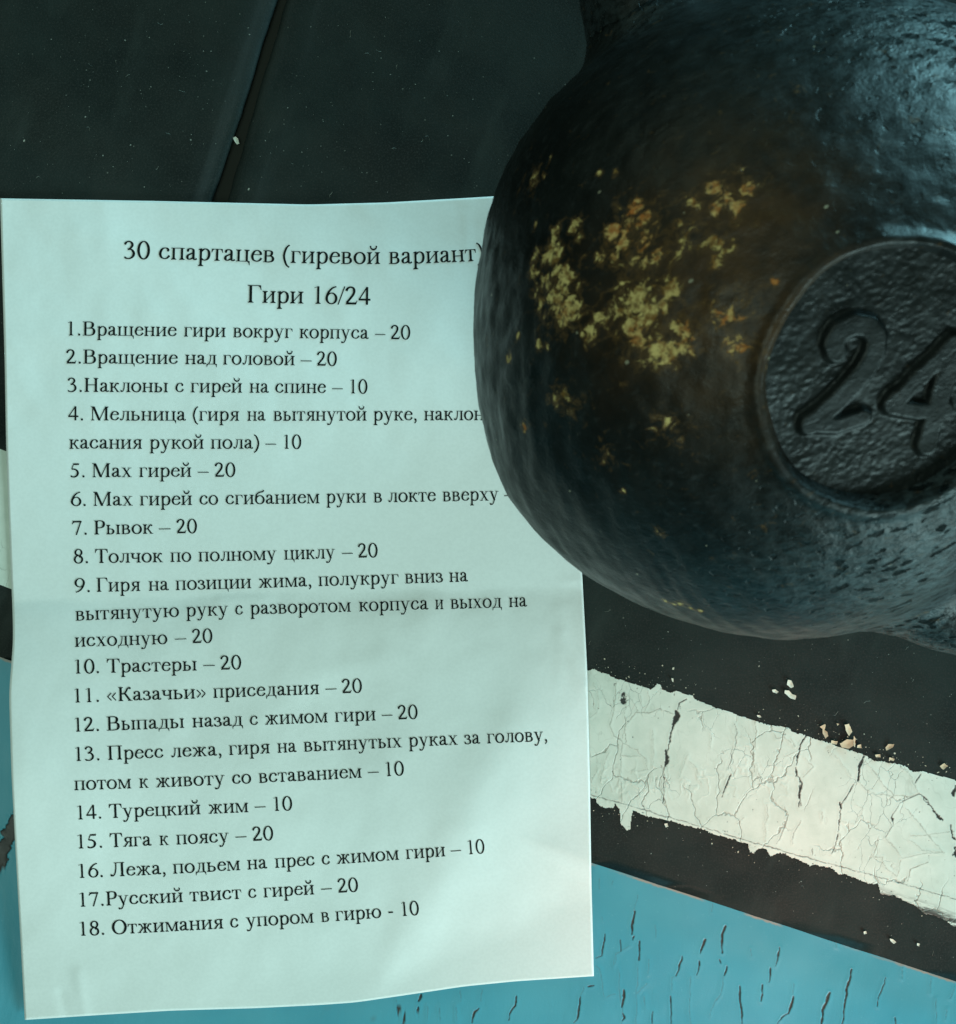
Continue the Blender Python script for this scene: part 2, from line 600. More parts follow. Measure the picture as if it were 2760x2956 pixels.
def slab(name, u0, u1, label, wear_side):
    """mat as a grid with rounded gap edge; u runs across (0 at the gap), rows run along the gap"""
    ys = np.concatenate([np.arange(-2600, -40, 60.0), np.arange(-40, 700, 5.0), np.arange(700, 4000, 40.0)])
    sgn = 1 if wear_side == 'left' else -1
    seg = GAP_R if sgn > 0 else GAP_L
    prof = np.concatenate([[0, 0, 1.5, 3.5, 6, 9, 13, 18, 24, 31, 40, 50, 62, 76, 92], np.linspace(110, 400, 12), np.linspace(450, 3600, 30)])
    drop = np.array([-MAT_Z - 0.0005, -0.0030, -0.0022, -0.0016, -0.00125, -0.00100, -0.00078, -0.00058, -0.00042, -0.0003, -0.0002, -0.00012, -0.00006, -0.00002, 0] + [0.0] * 42)
    nr, nc = len(ys), len(prof)
    U = np.repeat(prof[None, :], nr, 0)
    Yb = np.repeat(ys[:, None], nc, 1)
    gx = np.array([on_line(seg, y) for y in ys])[:, None] + 2.2 * fbm(ys * 0.012, ys * 0 + sgn, 40)[:, None]
    X = gx + sgn * U
    Y = Yb + sgn * U * 0.326                 # the mat's cross direction
    e = edge_y(X)
    Y = np.minimum(Y, e + 0.9 * fbm(X * 0.05, X * 0, 60))
    Zd = drop[None, :] + 0.00004 * fbm(X * 0.004, Y * 0.004, 6) + 0.00004 * fbm(X * 0.03 + Y * 0.01, Y * 0.006, 14) * np.exp(-U / 60)
    Z = MAT_Z + Zd
    Z[:, 0] = 0.0
    V = Wn(X, Y, Z)
    wear = np.exp(-((U - (28 if sgn < 0 else 16)) / (34 if sgn < 0 else 30)) ** 2) * (0.6 if sgn < 0 else 0.45)
    wear = np.maximum(wear, 0.42 * np.exp(-((U - 80) / 16) ** 2) * (sgn > 0))
    F = grid_faces(nr, nc)
    # outer lower edge: a skirt down to the floor
    V2 = V.reshape(-1, 3)
    keepf = []
    area2 = np.linalg.norm(np.cross(V2[F[:, 1]] - V2[F[:, 0]], V2[F[:, 2]] - V2[F[:, 0]]), axis=1)
    area3 = np.linalg.norm(np.cross(V2[F[:, 2]] - V2[F[:, 0]], V2[F[:, 3]] - V2[F[:, 0]]), axis=1)
    F = F[(area2 > 1e-13) & (area3 > 1e-13)]
    if sgn < 0:
        F = F[:, ::-1]
    # skirt
    ex = np.concatenate([np.arange(0, 3500, 20.0)]) * sgn + corner(seg)[0]
    ey = edge_y(ex) + 0.9 * fbm(ex * 0.05, ex * 0, 60)
    a = Wn(ex, ey, np.full(ex.shape, MAT_Z))
    b = Wn(ex, ey + 0.3, np.full(ex.shape, -0.0012))
    n0 = len(V2)
    V3 = np.concatenate([V2, a, b])
    i = np.arange(len(ex) - 1)
    S = np.stack([n0 + i, n0 + len(ex) + i, n0 + len(ex) + i + 1, n0 + i + 1], axis=-1)
    if sgn < 0:
        S = S[:, ::-1]
    wv = np.concatenate([wear.ravel(), np.zeros(2 * len(ex))])
    o = mesh_obj(name, V3, np.concatenate([F, S]), RUBBER, attrs={"wear": wv})
    o.location = (0, 0, 0)
    tag(o, label, "rubber mat", "rubber mats laid edge to edge")
    return o


mat_r = slab("rubber_mat", 0, 0, "black rubber mat on the right of the gap, under the kettlebell", 'left')
mat_l = slab("rubber_mat", 0, 0, "black rubber mat on the left of the gap, beyond the top of the paper", 'right')

# ------------------------------------------------------------------ white painted line on the mats
W_TOP = T(1650, 1850, 1.672, [(80, 140), (110, 134), (150, 152), (175, 160), (210, 178), (300, 205), (372, 226), (382, 232), (412, 206), (428, 208), (440, 234), (480, 248), (505, 240), (540, 252), (585, 262), (592, 276), (650, 305), (800, 355), (885, 385), (960, 405), (1010, 410), (1055, 422), (1062, 436), (1130, 455), (1250, 495), (1300, 512), (1400, 545), (1430, 555), (1460, 577), (1560, 588), (1600, 598), (1650, 630), (1690, 628), (1760, 645), (1856, 672)])
W_BOT = T(1650, 2250, 1.672, [(84, 84), (116, 96), (122, 116), (160, 142), (205, 138), (212, 118), (231, 148), (236, 215), (270, 248), (286, 244), (289, 200), (298, 152), (360, 178), (440, 195), (500, 208), (600, 235), (700, 268), (850, 315), (860, 350), (880, 360), (898, 340), (940, 340), (960, 375), (985, 366), (998, 356), (1080, 385), (1130, 405), (1150, 425), (1175, 412), (1260, 435), (1300, 465), (1320, 460), (1400, 490), (1440, 505), (1480, 512), (1490, 555), (1560, 562), (1600, 590), (1660, 612), (1700, 650), (1780, 667), (1830, 700), (1856, 712)])
W_TOP = [(-2500, 500), (0, 1290), (1650, 1918)] + W_TOP + [(2900, 2290), (5000, 2920)]
W_BOT = [(-2500, 870), (0, 1690), (1650, 2283)] + W_BOT + [(2900, 2725), (5000, 3380)]
white_cracks = [   # polyline, width, depth: 1 = open and dark, 0 = shallow groove
    (D4((550, 285), (520, 300), (507, 335)), 4, 1), (D4((505, 340), (512, 365), (492, 400)), 22, 1), (D4((495, 395), (478, 450), (470, 492)), 9, 1),
    (D4((455, 530), (462, 560), (455, 600)), 14, 1), (D4((470, 490), (440, 640), (448, 700), (445, 780)), 4, 1),
    (D4((790, 400), (797, 490), (775, 550), (760, 620)), 3.2, .8), (D4((768, 645), (750, 690), (725, 755)), 7, 1),
    (D4((1130, 460), (1105, 500), (1093, 550), (1085, 600)), 7, 1), (D4((1085, 610), (1088, 650)), 8, 1),
    (D4((1090, 650), (1108, 690), (1098, 740), (1103, 800)), 6, 1), (B5((1103, 0), (1095, 60), (1105, 130)), 4, 1),
    (D4((1412, 555), (1390, 610), (1383, 672)), 13, 1), (D4((1370, 680), (1330, 740), (1297, 800)), 4, 1),
    (B5((1297, 110), (1300, 140)), 10, 1), (B5((1297, 140), (1290, 230), (1270, 320), (1255, 360)), 4.5, 1),
    (D4((1690, 640), (1655, 690)), 6, 1), (D4((1680, 740), (1720, 790), (1760, 836)), 5, 1), (B5((1700, 80), (1760, 165)), 5, 1),
    (B5((1762, 168), (1790, 200)), 16, 1), (B5((1545, 180), (1546, 205)), 11, 1),
    (B5((1680, 70), (1590, 110), (1545, 180), (1545, 230), (1515, 280)), 4, .8), (B5((1515, 280), (1570, 350), (1600, 380), (1690, 360), (1790, 350)), 3.5, .35),
    (B5((1830, 220), (1840, 280), (1856, 290)), 8, 1), (B5((1850, 330), (1856, 370)), 20, 1), (B5((1856, 30), (1846, 75)), 16, 1),
    (D4((215, 180), (210, 260), (205, 330), (185, 410), (205, 460), (230, 470), (245, 490), (235, 560), (240, 660), (240, 780)), 3.5, .35),
    (D4((250, 262), (248, 297)), 24, 1), (D4((260, 255), (300, 300), (315, 340), (260, 410), (245, 470)), 3.5, .35), (D4((262, 300), (258, 400), (262, 490)), 3, .5),
    (D4((370, 230), (378, 280), (350, 345)), 3, .3), (D4((315, 345), (375, 350), (430, 325), (470, 350), (490, 355)), 3.5, .5),
    (D4((245, 490), (320, 530), (355, 570), (365, 625), (310, 625)), 3.2, .35), (D4((240, 555), (335, 555)), 3, .35),
    (D4((885, 390), (890, 510)), 4, .45), (D4((878, 510), (880, 635)), 4, .45), (D4((890, 600), (915, 690)), 2.5, .4),
    (D4((1420, 580), (1530, 720), (1555, 748), (1640, 750), (1680, 735)), 4, .4), (D4((1240, 520), (1310, 600), (1350, 650)), 2.5, .2),
    (D4((1130, 560), (1165, 610), (1115, 660)), 3, .35), (D4((1390, 680), (1430, 730), (1480, 740), (1555, 748)), 3, .35),
    (D4((1600, 610), (1640, 660), (1660, 700), (1680, 740)), 3.5, .35), (B5((1480, 290), (1455, 370), (1500, 375), (1515, 430), (1575, 465), (1590, 390)), 3.2, .35),
    (B5((1635, 290), (1690, 340), (1800, 355)), 3, .3), (B5((1720, 400), (1640, 430), (1625, 490)), 4, .5),
    (B5((1610, 140), (1680, 210), (1720, 260), (1790, 350)), 3.2, .4), (B5((1640, 270), (1730, 265), (1850, 250)), 3, .35),
    (B5((1030, 130), (1035, 200), (1010, 270), (990, 310)), 3, .6), (B5((1105, 200), (1070, 260), (1070, 310)), 3.5, .7),
    (B5((945, 120), (950, 180), (935, 210), (935, 300)), 3, .3), (B5((1205, 160), (1210, 200)), 4, .25), (B5((1297, 260), (1300, 320)), 4, .25),
    (B5((90, 75), (250, 118), (500, 192), (900, 310), (1200, 395), (1500, 475), (1856, 578), (1950, 605)), 3.4, .8),
    (D4((180, 540), (160, 580), (140, 680)), 3, .3), (D4((130, 610), (90, 690)), 3, .25), (D4((390, 430), (392, 560), (390, 680)), 2, .2),
    (D4((675, 430), (672, 520)), 2, .15), (D4((110, 215), (128, 250), (122, 345), (90, 370)), 3.5, .2), (D4((335, 265), (335, 300)), 4, .25),
    (D4((975, 445), (990, 470), (1030, 462), (1060, 490)), 3.5, .3), (D4((1060, 470), (1080, 510)), 2.5, .25), (B5((1160, 335), (1165, 370)), 3.5, .6),
    (B5((1365, 215), (1400, 180), (1405, 140), (1375, 125)), 3, .25), (B5((1300, 200), (1365, 215)), 3, .2), (B5((800, 215), (830, 185)), 4, .25),
    (D4((1030, 560), (1060, 545), (1090, 530)), 3, .3), (D4((520, 660), (545, 600), (560, 550)), 3, .2), (D4((570, 580), (600, 600), (625, 690)), 3, .2),
]


def stripe(name, x_lo, x_hi, parent, label=None):
    cx = np.unique(np.concatenate([np.arange(x_lo, 1686, 30.0), np.arange(max(x_lo, 1686), min(x_hi, 2800), 2.1), np.arange(2800, x_hi, 30.0)]))
    cx = cx[(cx >= x_lo) & (cx <= x_hi)]
    rows = np.arange(-50, 505, 2.1) if x_hi > 1700 else np.concatenate([np.arange(-50, 505, 8.0)])
    base_t = interp(cx, [(-2500, 500), (0, 1290), (1690, 1935), (2760, 2252), (5000, 2920)])
    X = np.repeat(cx[None, :], len(rows), 0)
    Y = base_t[None, :] + rows[:, None]
    rag = 1.6 * fbm(X * 0.06, Y * 0.06, 5) + 1.0 * fbm(X * 0.25, Y * 0.25, 15)
    top = interp(X, W_TOP)
    bot = interp(X, W_BOT)
    inside = np.minimum(Y - top + rag, bot - Y + rag * 1.5)
    film = smooth(0, 2.5, inside)
    crack = np.zeros(X.shape)
    groove = np.zeros(X.shape)
    lift = np.zeros(X.shape)
    for ci, (pts, wd, dep) in enumerate(white_cracks):
        pa = np.array(pts)
        a0, b0 = pa.min(0) - 30
        a1, b1 = pa.max(0) + 30
        m = (X > a0) & (X < a1) & (Y > b0) & (Y < b1)
        if not m.any():
            continue
        sx, sy = X[m], Y[m]
        amp = 2.0 if len(pts) > 6 and wd < 3.6 else 3.0
        wob = amp * (fbm(sx * 0.045 + ci * 3, sy * 0.045, 19) + 0.5 * vnoise(sx * 0.22, sy * 0.22, ci))
        d, t = seg_dist(sx + wob, sy - 0.7 * wob, pts)
        hw = wd / 1.672 * (0.5 if wd > 5 else 0.36) * (1 + 0.7 * fbm(sx * 0.07, sy * 0.07, ci + 50))
        if wd > 5:
            hw = hw * (0.6 + 0.4 * np.sin(np.pi * np.clip(t, 0.02, 0.98)))
        hw = np.maximum(hw, 0.35)
        c = 1 - smooth(hw - 0.8, hw + 1.2, d)
        if dep > 0.55:
            crack[m] = np.maximum(crack[m], c * dep)
        else:
            groove[m] = np.maximum(groove[m], c * min(1, dep * 1.7))
        lift[m] = np.maximum(lift[m], np.exp(-((d - hw) / 5.0) ** 2) * (d > hw * 0.6))
    # blistered, half-lifted scraps
    zone = np.exp(-((X - 2010) / 120) ** 2 - ((Y - 2260) / 55) ** 2) + np.exp(-((X - 1790) / 110) ** 2 - ((Y - 2260) / 60) ** 2) + 0.8 * np.exp(-((X - 2240) / 60) ** 2 - ((Y - 2250) / 70) ** 2) + 0.7 * np.exp(-((X - 2140) / 40) ** 2 - ((Y - 2160) / 120) ** 2)
    bl = np.abs(fbm(X * 0.035, Y * 0.035, 77)) 
    curlz = smooth(0.25, 0.02, bl) * np.clip(zone, 0, 1)
    scr = smooth(0.03, 0.0, np.abs(fbm(X * 0.017 + 9, Y * 0.011, 78))) * 0.18
    groove = np.maximum(groove, scr * (X > 1690))
    worn = smooth(1.02, 1.16, fbm(X * 0.075, Y * 0.075, 101)) * smooth(40, 4, inside) + smooth(1.32, 1.42, fbm(X * 0.11, Y * 0.11, 102))
    crack = np.maximum(crack, np.clip(worn, 0, 1) * (X > 1690))
    thin = smooth(-10, 30, Y - interp(X, T(1650, 2250, 1.672, [(1180, 470), (1480, 515), (1700, 585), (1856, 640), (2000, 680)]))) * (X > 2480)
    Z = MAT_Z + 0.00016 + 0.00010 * film + 0.00007 * lift + 0.00011 * curlz - 0.00012 * crack - 0.00005 * groove - 0.00004 * thin
    V = Wn(X, Y, Z).reshape(-1, 3)
    ok = inside > 0
    keep = ok[:-1, :-1] & ok[1:, :-1] & ok[:-1, 1:] & ok[1:, 1:]
    F = grid_faces(len(rows), len(cx), keep)
    V, F, at = compact(V, F, {"crack": crack.ravel(), "groove": groove.ravel(), "thin": thin.ravel()})
    o = mesh_obj(name, V, F, WHITE, parent, attrs=at)
    return o


stripe("painted_stripe", corner(GAP_R)[0] + 110, 3600, mat_r)
stripe("painted_stripe", -1500, corner(GAP_L)[0] + 90, mat_l)


# ------------------------------------------------------------------ loose paint chips
def chip(pts, z, label, mat, thick=0.0005, tilt=0.0):
    cx = sum(p[0] for p in pts) / len(pts)
    cy = sum(p[1] for p in pts) / len(pts)
    out = []
    n = len(pts)
    for i in range(n):          # ragged outline
        a, b = np.array(pts[i]), np.array(pts[(i + 1) % n])
        L = np.linalg.norm(b - a)
        k = max(1, int(L / 5))
        for j in range(k):
            q = a + (b - a) * j / k
            q = q + rng.normal(0, 0.55, 2) * (j > 0)
            out.append(q)
    loc = Vector(W(cx, cy, z))
    top, bot = [], []
    for q in out:
        r = np.hypot(q[0] - cx, q[1] - cy)
        h = z + thick + 0.000022 * r * 0.6 + tilt * (q[0] - cx) * 1e-5
        top.append(W(q[0], q[1], h))
        bot.append(W(q[0], q[1], h - thick * 0.75))
    m = len(out)
    c = W(cx, cy, z + thick * 0.8)
    v = [tuple(np.array(p) - np.array(loc)) for p in top + bot + [c]]
    f = []
    for i in range(m):
        j = (i + 1) % m
        f += [(2 * m, j, i), (i, j, m + j, m + i)]
    f.append(tuple(range(m, 2 * m)))
    me = bpy.data.meshes.new("paint_chip")
    me.from_pydata(v, [], f)
    bm = bmesh.new()
    bm.from_mesh(me)
    bmesh.ops.recalc_face_normals(bm, faces=bm.faces)
    bm.to_mesh(me)
    bm.free()
    me.materials.append(mat)
    o = bpy.data.objects.new("paint_chip", me)
    C.objects.link(o)
    o.location = loc
    tag(o, label, "paint chip", "loose paint chips lying on the black rubber")


GZ = MAT_Z + 0.0002
chip(D4((1045, 188), (1062, 192), (1073, 222), (1060, 228), (1040, 212)), GZ, "upper chip of the trio of white chips below the kettlebell", FLAKE)
chip(D4((968, 237), (985, 234), (1000, 246), (990, 254), (972, 248)), GZ, "small oval chip, left of the trio of white chips below the kettlebell", FLAKE)
chip(D4((1030, 238), (1050, 240), (1066, 258), (1085, 265), (1080, 284), (1055, 276), (1028, 252)), GZ, "largest, bean shaped chip of the white trio below the kettlebell", FLAKE)
chip(D4((895, 358), (910, 360), (917, 368), (908, 371), (897, 366)), GZ, "tiny white chip alone just above the middle of the white stripe", FLAKE)
chip(D4((1198, 415), (1225, 402), (1227, 409), (1210, 420), (1235, 440), (1240, 460), (1226, 472), (1213, 448), (1212, 424)), GZ, "hooked cream chip standing left in the cream chip cluster", FLAKE_TAN, tilt=2)
chip(D4((1280, 398), (1293, 402), (1284, 410)), GZ, "tiny cream chip between the hooked chip and the upright chip", FLAKE_TAN)
chip(D4((1318, 405), (1340, 400), (1355, 440), (1340, 460), (1328, 440)), GZ, "tall upright cream chip at the top of the cream cluster", FLAKE_TAN, tilt=-2)
chip(D4((1295, 495), (1330, 475), (1360, 478), (1362, 505), (1340, 520), (1305, 515)), GZ + 0.0002, "widest tan chip touching the upper edge of the white stripe", FLAKE_TAN, tilt=2)
chip(D4((1255, 480), (1285, 485), (1280, 500), (1252, 495)), GZ + 0.0002, "small cream chip left of the widest tan chip at the stripe edge", FLAKE_TAN)
chip(D4((1362, 458), (1371, 470), (1369, 514), (1363, 508)), GZ + 0.0009, "thin sliver of paint against the right side of the widest tan chip", FLAKE_TAN)
chip(D4((1380, 505), (1398, 500), (1400, 518), (1378, 516)), GZ, "small triangular cream chip right of the widest tan chip", FLAKE_TAN)
chip(D4((1515, 515), (1530, 498), (1558, 498), (1550, 515), (1520, 530)), GZ, "slanting cream chip lying apart, right of the cream cluster", FLAKE_TAN, tilt=3)
chip(D4((1465, 550), (1490, 548), (1492, 562), (1470, 562)), GZ, "small square cream chip under the slanting chip, on the stripe edge", FLAKE_TAN)
chip(D4((1535, 562), (1560, 570), (1555, 580), (1533, 572)), GZ, "small flat cream chip on the stripe edge, right of the square one", FLAKE_TAN)
chip(D4((1778, 605), (1800, 590), (1818, 605), (1795, 622)), GZ, "rightmost cream chip above the white stripe, near the picture's edge", FLAKE_TAN, tilt=2)
chip(D4((482, 180), (492, 182), (492, 200), (486, 196)), GZ, "tiny white chip above the wide crack, beside the paper's right edge", FLAKE)
chip(B5((448, 214), (463, 212), (468, 228), (455, 232)), GZ, "small white chip on the black band below the white stripe, near the paper", FLAKE)
chip(B5((1410, 735), (1422, 732), (1426, 745), (1412, 748)), GZ, "leftmost white chip of the row on the black band, bottom right", FLAKE)
chip(B5((1536, 768), (1552, 772), (1568, 786), (1556, 794), (1540, 780)), GZ, "longest white chip of the row on the black band, bottom right", FLAKE)
chip(B5((1668, 790), (1682, 794), (1678, 806), (1668, 802)), GZ, "rightmost white chip of the row on the black band, bottom right", FLAKE)
chip([(672, 398), (680, 394), (686, 399), (691, 414), (684, 417), (677, 408)], 0.0006, "grey paint chip lying in the gap between the two rubber mats", FLAKE)

# dust, grit and lint on the rubber
dv, df = [], []
for k in range(520):
    if k % 2:
        x, y = rng.uniform(0, 1400), rng.uniform(0, 560)
    else:
        x = rng.uniform(1690, 2760)
        y = rng.uniform(1640, edge_y(np.array(x)).item() - 6)
    tb = interp(np.array(x), W_TOP).item(), interp(np.array(x), W_BOT).item()
    if tb[0] - 4 < y < tb[1] + 4:
        continue
    gx_ = on_line(GAP_L, y) - 40
    if y < 600 and gx_ < x < gx_ + 110:
        continue
    n0 = len(dv)
    if k % 9 == 0:                      # a curled fibre
        a = rng.uniform(0, 6.3)
        cx, cy = x, y
        L = rng.uniform(1.6, 3.2)
        pts = []
        for j in range(8):
            pts.append((cx, cy))
            a += rng.normal(0, 0.45)
            cx += L * math.cos(a)
            cy += L * math.sin(a)
        for j, (qx, qy) in enumerate(pts):
            dv += [W(qx - 0.35, qy - 0.35, MAT_Z + 0.00045), W(qx + 0.35, qy + 0.35, MAT_Z + 0.0005)]
            if j:
                df.append((n0 + 2 * j - 2, n0 + 2 * j - 1, n0 + 2 * j + 1, n0 + 2 * j))
    else:
        r = min(3.4, 0.75 + rng.exponential(0.55))
        m = 5
        el = rng.uniform(0.5, 1.0)
        th0 = rng.uniform(0, 6.3)
        for j in range(m):
            a = -2 * math.pi * j / m
            rj = r * rng.uniform(0.6, 1.1)
            ux, uy = rj * math.cos(a), rj * math.sin(a) * el
            dv.append(W(x + ux * math.cos(th0) - uy * math.sin(th0), y + ux * math.sin(th0) + uy * math.cos(th0), MAT_Z + 0.00035))
        df.append(tuple(range(n0, n0 + m)))
cv_, cf_ = [], []
for k in range(150):
    if k < 105:
        x = rng.choice([rng.normal(2480, 90), rng.uniform(2150, 2760), rng.normal(1900, 80)])
        y = interp(np.array(x), W_TOP).item() - abs(rng.normal(0, 22)) - 5
    else:
        x = rng.uniform(1700, 2760)
        y = interp(np.array(x), W_BOT).item() + abs(rng.normal(0, 26)) + 6
        if y > edge_y(np.array(x)).item() - 6:
            continue
    r = min(4.5, 0.7 + rng.exponential(0.9))
    m = int(rng.integers(4, 7))
    th0 = rng.uniform(0, 6.3)
    el = rng.uniform(0.4, 1.0)
    n0 = len(cv_)
    tl = rng.normal(0, 0.00005, m)
    for j in range(m):
        a = -2 * math.pi * j / m
        rj = r * rng.uniform(0.6, 1.15)
        ux, uy = rj * math.cos(a), rj * math.sin(a) * el
        cv_.append(W(x + ux * math.cos(th0) - uy * math.sin(th0), y + ux * math.sin(th0) + uy * math.cos(th0), MAT_Z + 0.00042 + tl[j]))
    cf_.append(tuple(range(n0, n0 + m)))
o = mesh_obj("paint_crumbs", np.array(cv_), cf_, m_flake("crumb_paint", (0.40, 0.36, 0.27), (0.68, 0.62, 0.50)), smooth=False)
tag(o, kind='stuff')
DUST = m_flake("dust", (0.10, 0.11, 0.10), (0.34, 0.35, 0.31))
o = mesh_obj("dust", np.array(dv), df, DUST, smooth=False)
tag(o, kind='stuff')

# ------------------------------------------------------------------ kettlebell
R0 = 0.0955
BC = np.array([0.0915, 0.0563, MAT_Z + R0])
CAMP = np.array([0, 0, CAM_H])
kb = bpy.data.objects.new("kettlebell", None)
C.objects.link(kb)
kb.location = (BC[0], BC[1], MAT_Z)
tag(kb, "black iron kettlebell marked 24, chipped to yellow and rusty paint, lying on the mat", "kettlebell")


# handle: a thick bar leaving the ball at two roots and closing in a loop beyond the picture
hz = BC[2]


def hp(x, y, z=None):
    return np.array(W(x * K, y * K, hz if z is None else z))


path = [hp(1420, 330), hp(1330, 190), hp(1262, 40), hp(1250, -110), hp(1330, -270), hp(1520, -390), hp(1850, -420), hp(2160, -330),
        hp(2420, -80), hp(2640, 280), hp(2740, 640), hp(2640, 930), hp(2360, 1090), hp(2080, 1160), hp(1890, 1160), hp(1760, 1105), hp(1640, 960)]
rads = [0.030, 0.026, 0.0205, 0.0190, 0.0180, 0.0175, 0.0172, 0.0170, 0.0168, 0.0168, 0.0170, 0.0172, 0.0175, 0.0178, 0.0182, 0.0195, 0.026]


def catmull(P, n):
    P = np.asarray(P, float)
    Q = np.vstack([2 * P[0] - P[1], P, 2 * P[-1] - P[-2]])
    out = []
    for i in range(1, len(Q) - 2):
        for t in np.linspace(0, 1, n, endpoint=False):
            a, b, c, d = Q[i - 1], Q[i], Q[i + 1], Q[i + 2]
            out.append(0.5 * ((2 * b) + (-a + c) * t + (2 * a - 5 * b + 4 * c - d) * t * t + (-a + 3 * b - 3 * c + d) * t ** 3))
    out.append(Q[-2])
    return np.array(out)


cl = catmull(path, 30)
rl = catmull(np.array(rads)[:, None], 30)[:, 0]


def ray_ball(px, py, R=R0):
    """unit direction from the ball's centre to the surface point seen at a pixel (1856-wide units)"""
    d = np.array([(px * K - CX) / FPX, (CY - py * K) / FPX, -1.0])
    d /= np.linalg.norm(d)
    oc = CAMP - BC
    b = d @ oc
    disc = b * b - (oc @ oc - R * R)
    t = -b - math.sqrt(max(disc, 0))
    p = CAMP + t * d - BC
    return p / np.linalg.norm(p)


nd = ray_ball(1752, 745)                        # centre of the cast number disc
rim_ang = math.acos(np.clip(nd @ ray_ball(1487, 790), -1, 1))
e1 = np.cross([0, 0, 1.0], nd)
e1 /= np.linalg.norm(e1)
e2 = np.cross(nd, e1)
# the ball is a little out of round: measured bulge (mm) by compass angle in the picture
BULGE = [(-360, 0), (-20, 0), (0, 3), (30, 11), (58, 13), (76, 9), (95, 4), (115, 2.4), (135, 2.2), (150, .8), (166, -2.0), (184, -2.6), (198, -1.0), (212, 1.7), (226, .5), (240, -.7), (252, -1.2), (270, -.4), (290, 0), (360, 0)]


def ball_radius(D):
    az = np.degrees(np.arctan2(D[..., 1], D[..., 0])) % 360
    s = np.clip(1 - D[..., 2] ** 2, 0, 1) ** 1.5
    return R0 + interp(az, BULGE) * 0.001 * s


# rings around the number disc's own axis
ra = rim_ang
th = np.unique(np.concatenate([np.linspace(0.02, ra - 0.07, 16), np.linspace(ra - 0.07, ra + 0.09, 60), np.linspace(ra + 0.09, math.pi - 0.01, 250)]))
ph = np.linspace(0, 2 * math.pi, 421)
TH, PH = np.meshgrid(th, ph, indexing='ij')
D = np.cos(TH)[..., None] * nd + np.sin(TH)[..., None] * (np.cos(PH)[..., None] * e1 + np.sin(PH)[..., None] * e2)
rad = ball_radius(D)
# raised lip round the disc, then the sunk floor
wobble = 0.006 * np.sin(3 * PH + 1) + 0.004 * np.sin(7 * PH)
s = TH - ra + wobble * 0.6
lip = 0.0012 * np.exp(-((s - 0.020) / 0.022) ** 2)
plane_p = R0 * math.cos(ra) - 0.0030
tilt = Vector((0.55, -0.83, 0)).normalized()       # the disc is sunk deeper on its lower right
tiltn = np.array(tilt)
offs = (D @ tiltn - (nd @ tiltn) * np.cos(TH)) * R0
floor_r = (plane_p - 0.0022 - 0.075 * offs) / np.maximum(np.cos(TH), 0.2)
mixf = smooth(0.006, -0.012, s)
rad = (rad + lip) * (1 - mixf) + np.minimum(floor_r, rad) * mixf
# gentle lumps from casting
q = D * 9
rad = rad + 0.00035 * fbm(q[..., 0] * 1.3 + q[..., 2], q[..., 1] * 1.3 - q[..., 2] * .7, 21)
q = D * 60
rad = rad + 0.00006 * fbm(q[..., 0] + q[..., 2] * .6, q[..., 1] - q[..., 2] * .8, 23)
P = BC + D * rad[..., None]


def dist_handle(Q):
    best = np.full(Q.shape[:-1], 1e9)
    for i in range(0, len(cl) - 1):
        if np.linalg.norm(cl[i] - BC) > 0.20:
            continue
        ab = cl[i + 1] - cl[i]
        t = np.clip(((Q - cl[i]) @ ab) / (ab @ ab), 0, 1)
        d = np.linalg.norm(Q - cl[i] - t[..., None] * ab, axis=-1) - (rl[i] + t * (rl[i + 1] - rl[i]))
        best = np.minimum(best, d)
    return best


# casting fillet where the handle's roots run into the ball
for _ in range(3):
    dh = dist_handle(P)
    db = np.linalg.norm(P - BC, axis=-1) - rad
    kk = 0.014
    hh = np.clip(kk - np.abs(dh - db), 0, None) / kk
    sd = np.minimum(dh, db) - hh ** 3 * kk / 6.0
    mv = np.where((dh > -0.0035) & (TH > ra + 0.05), np.clip(-sd, 0, 0.006), 0)
    P = P + D * mv[..., None]


def blob_field(blobs, dirs):
    f = np.zeros(dirs.shape[:-1])
    for px, py, r, a in blobs:
        c = ray_ball(px, py)
        sig = r / 640.0
        d2 = 2 * (1 - np.clip(dirs @ c, -1, 1))
        f = np.maximum(f, a * np.exp(-d2 / (sig * sig)))
    return f


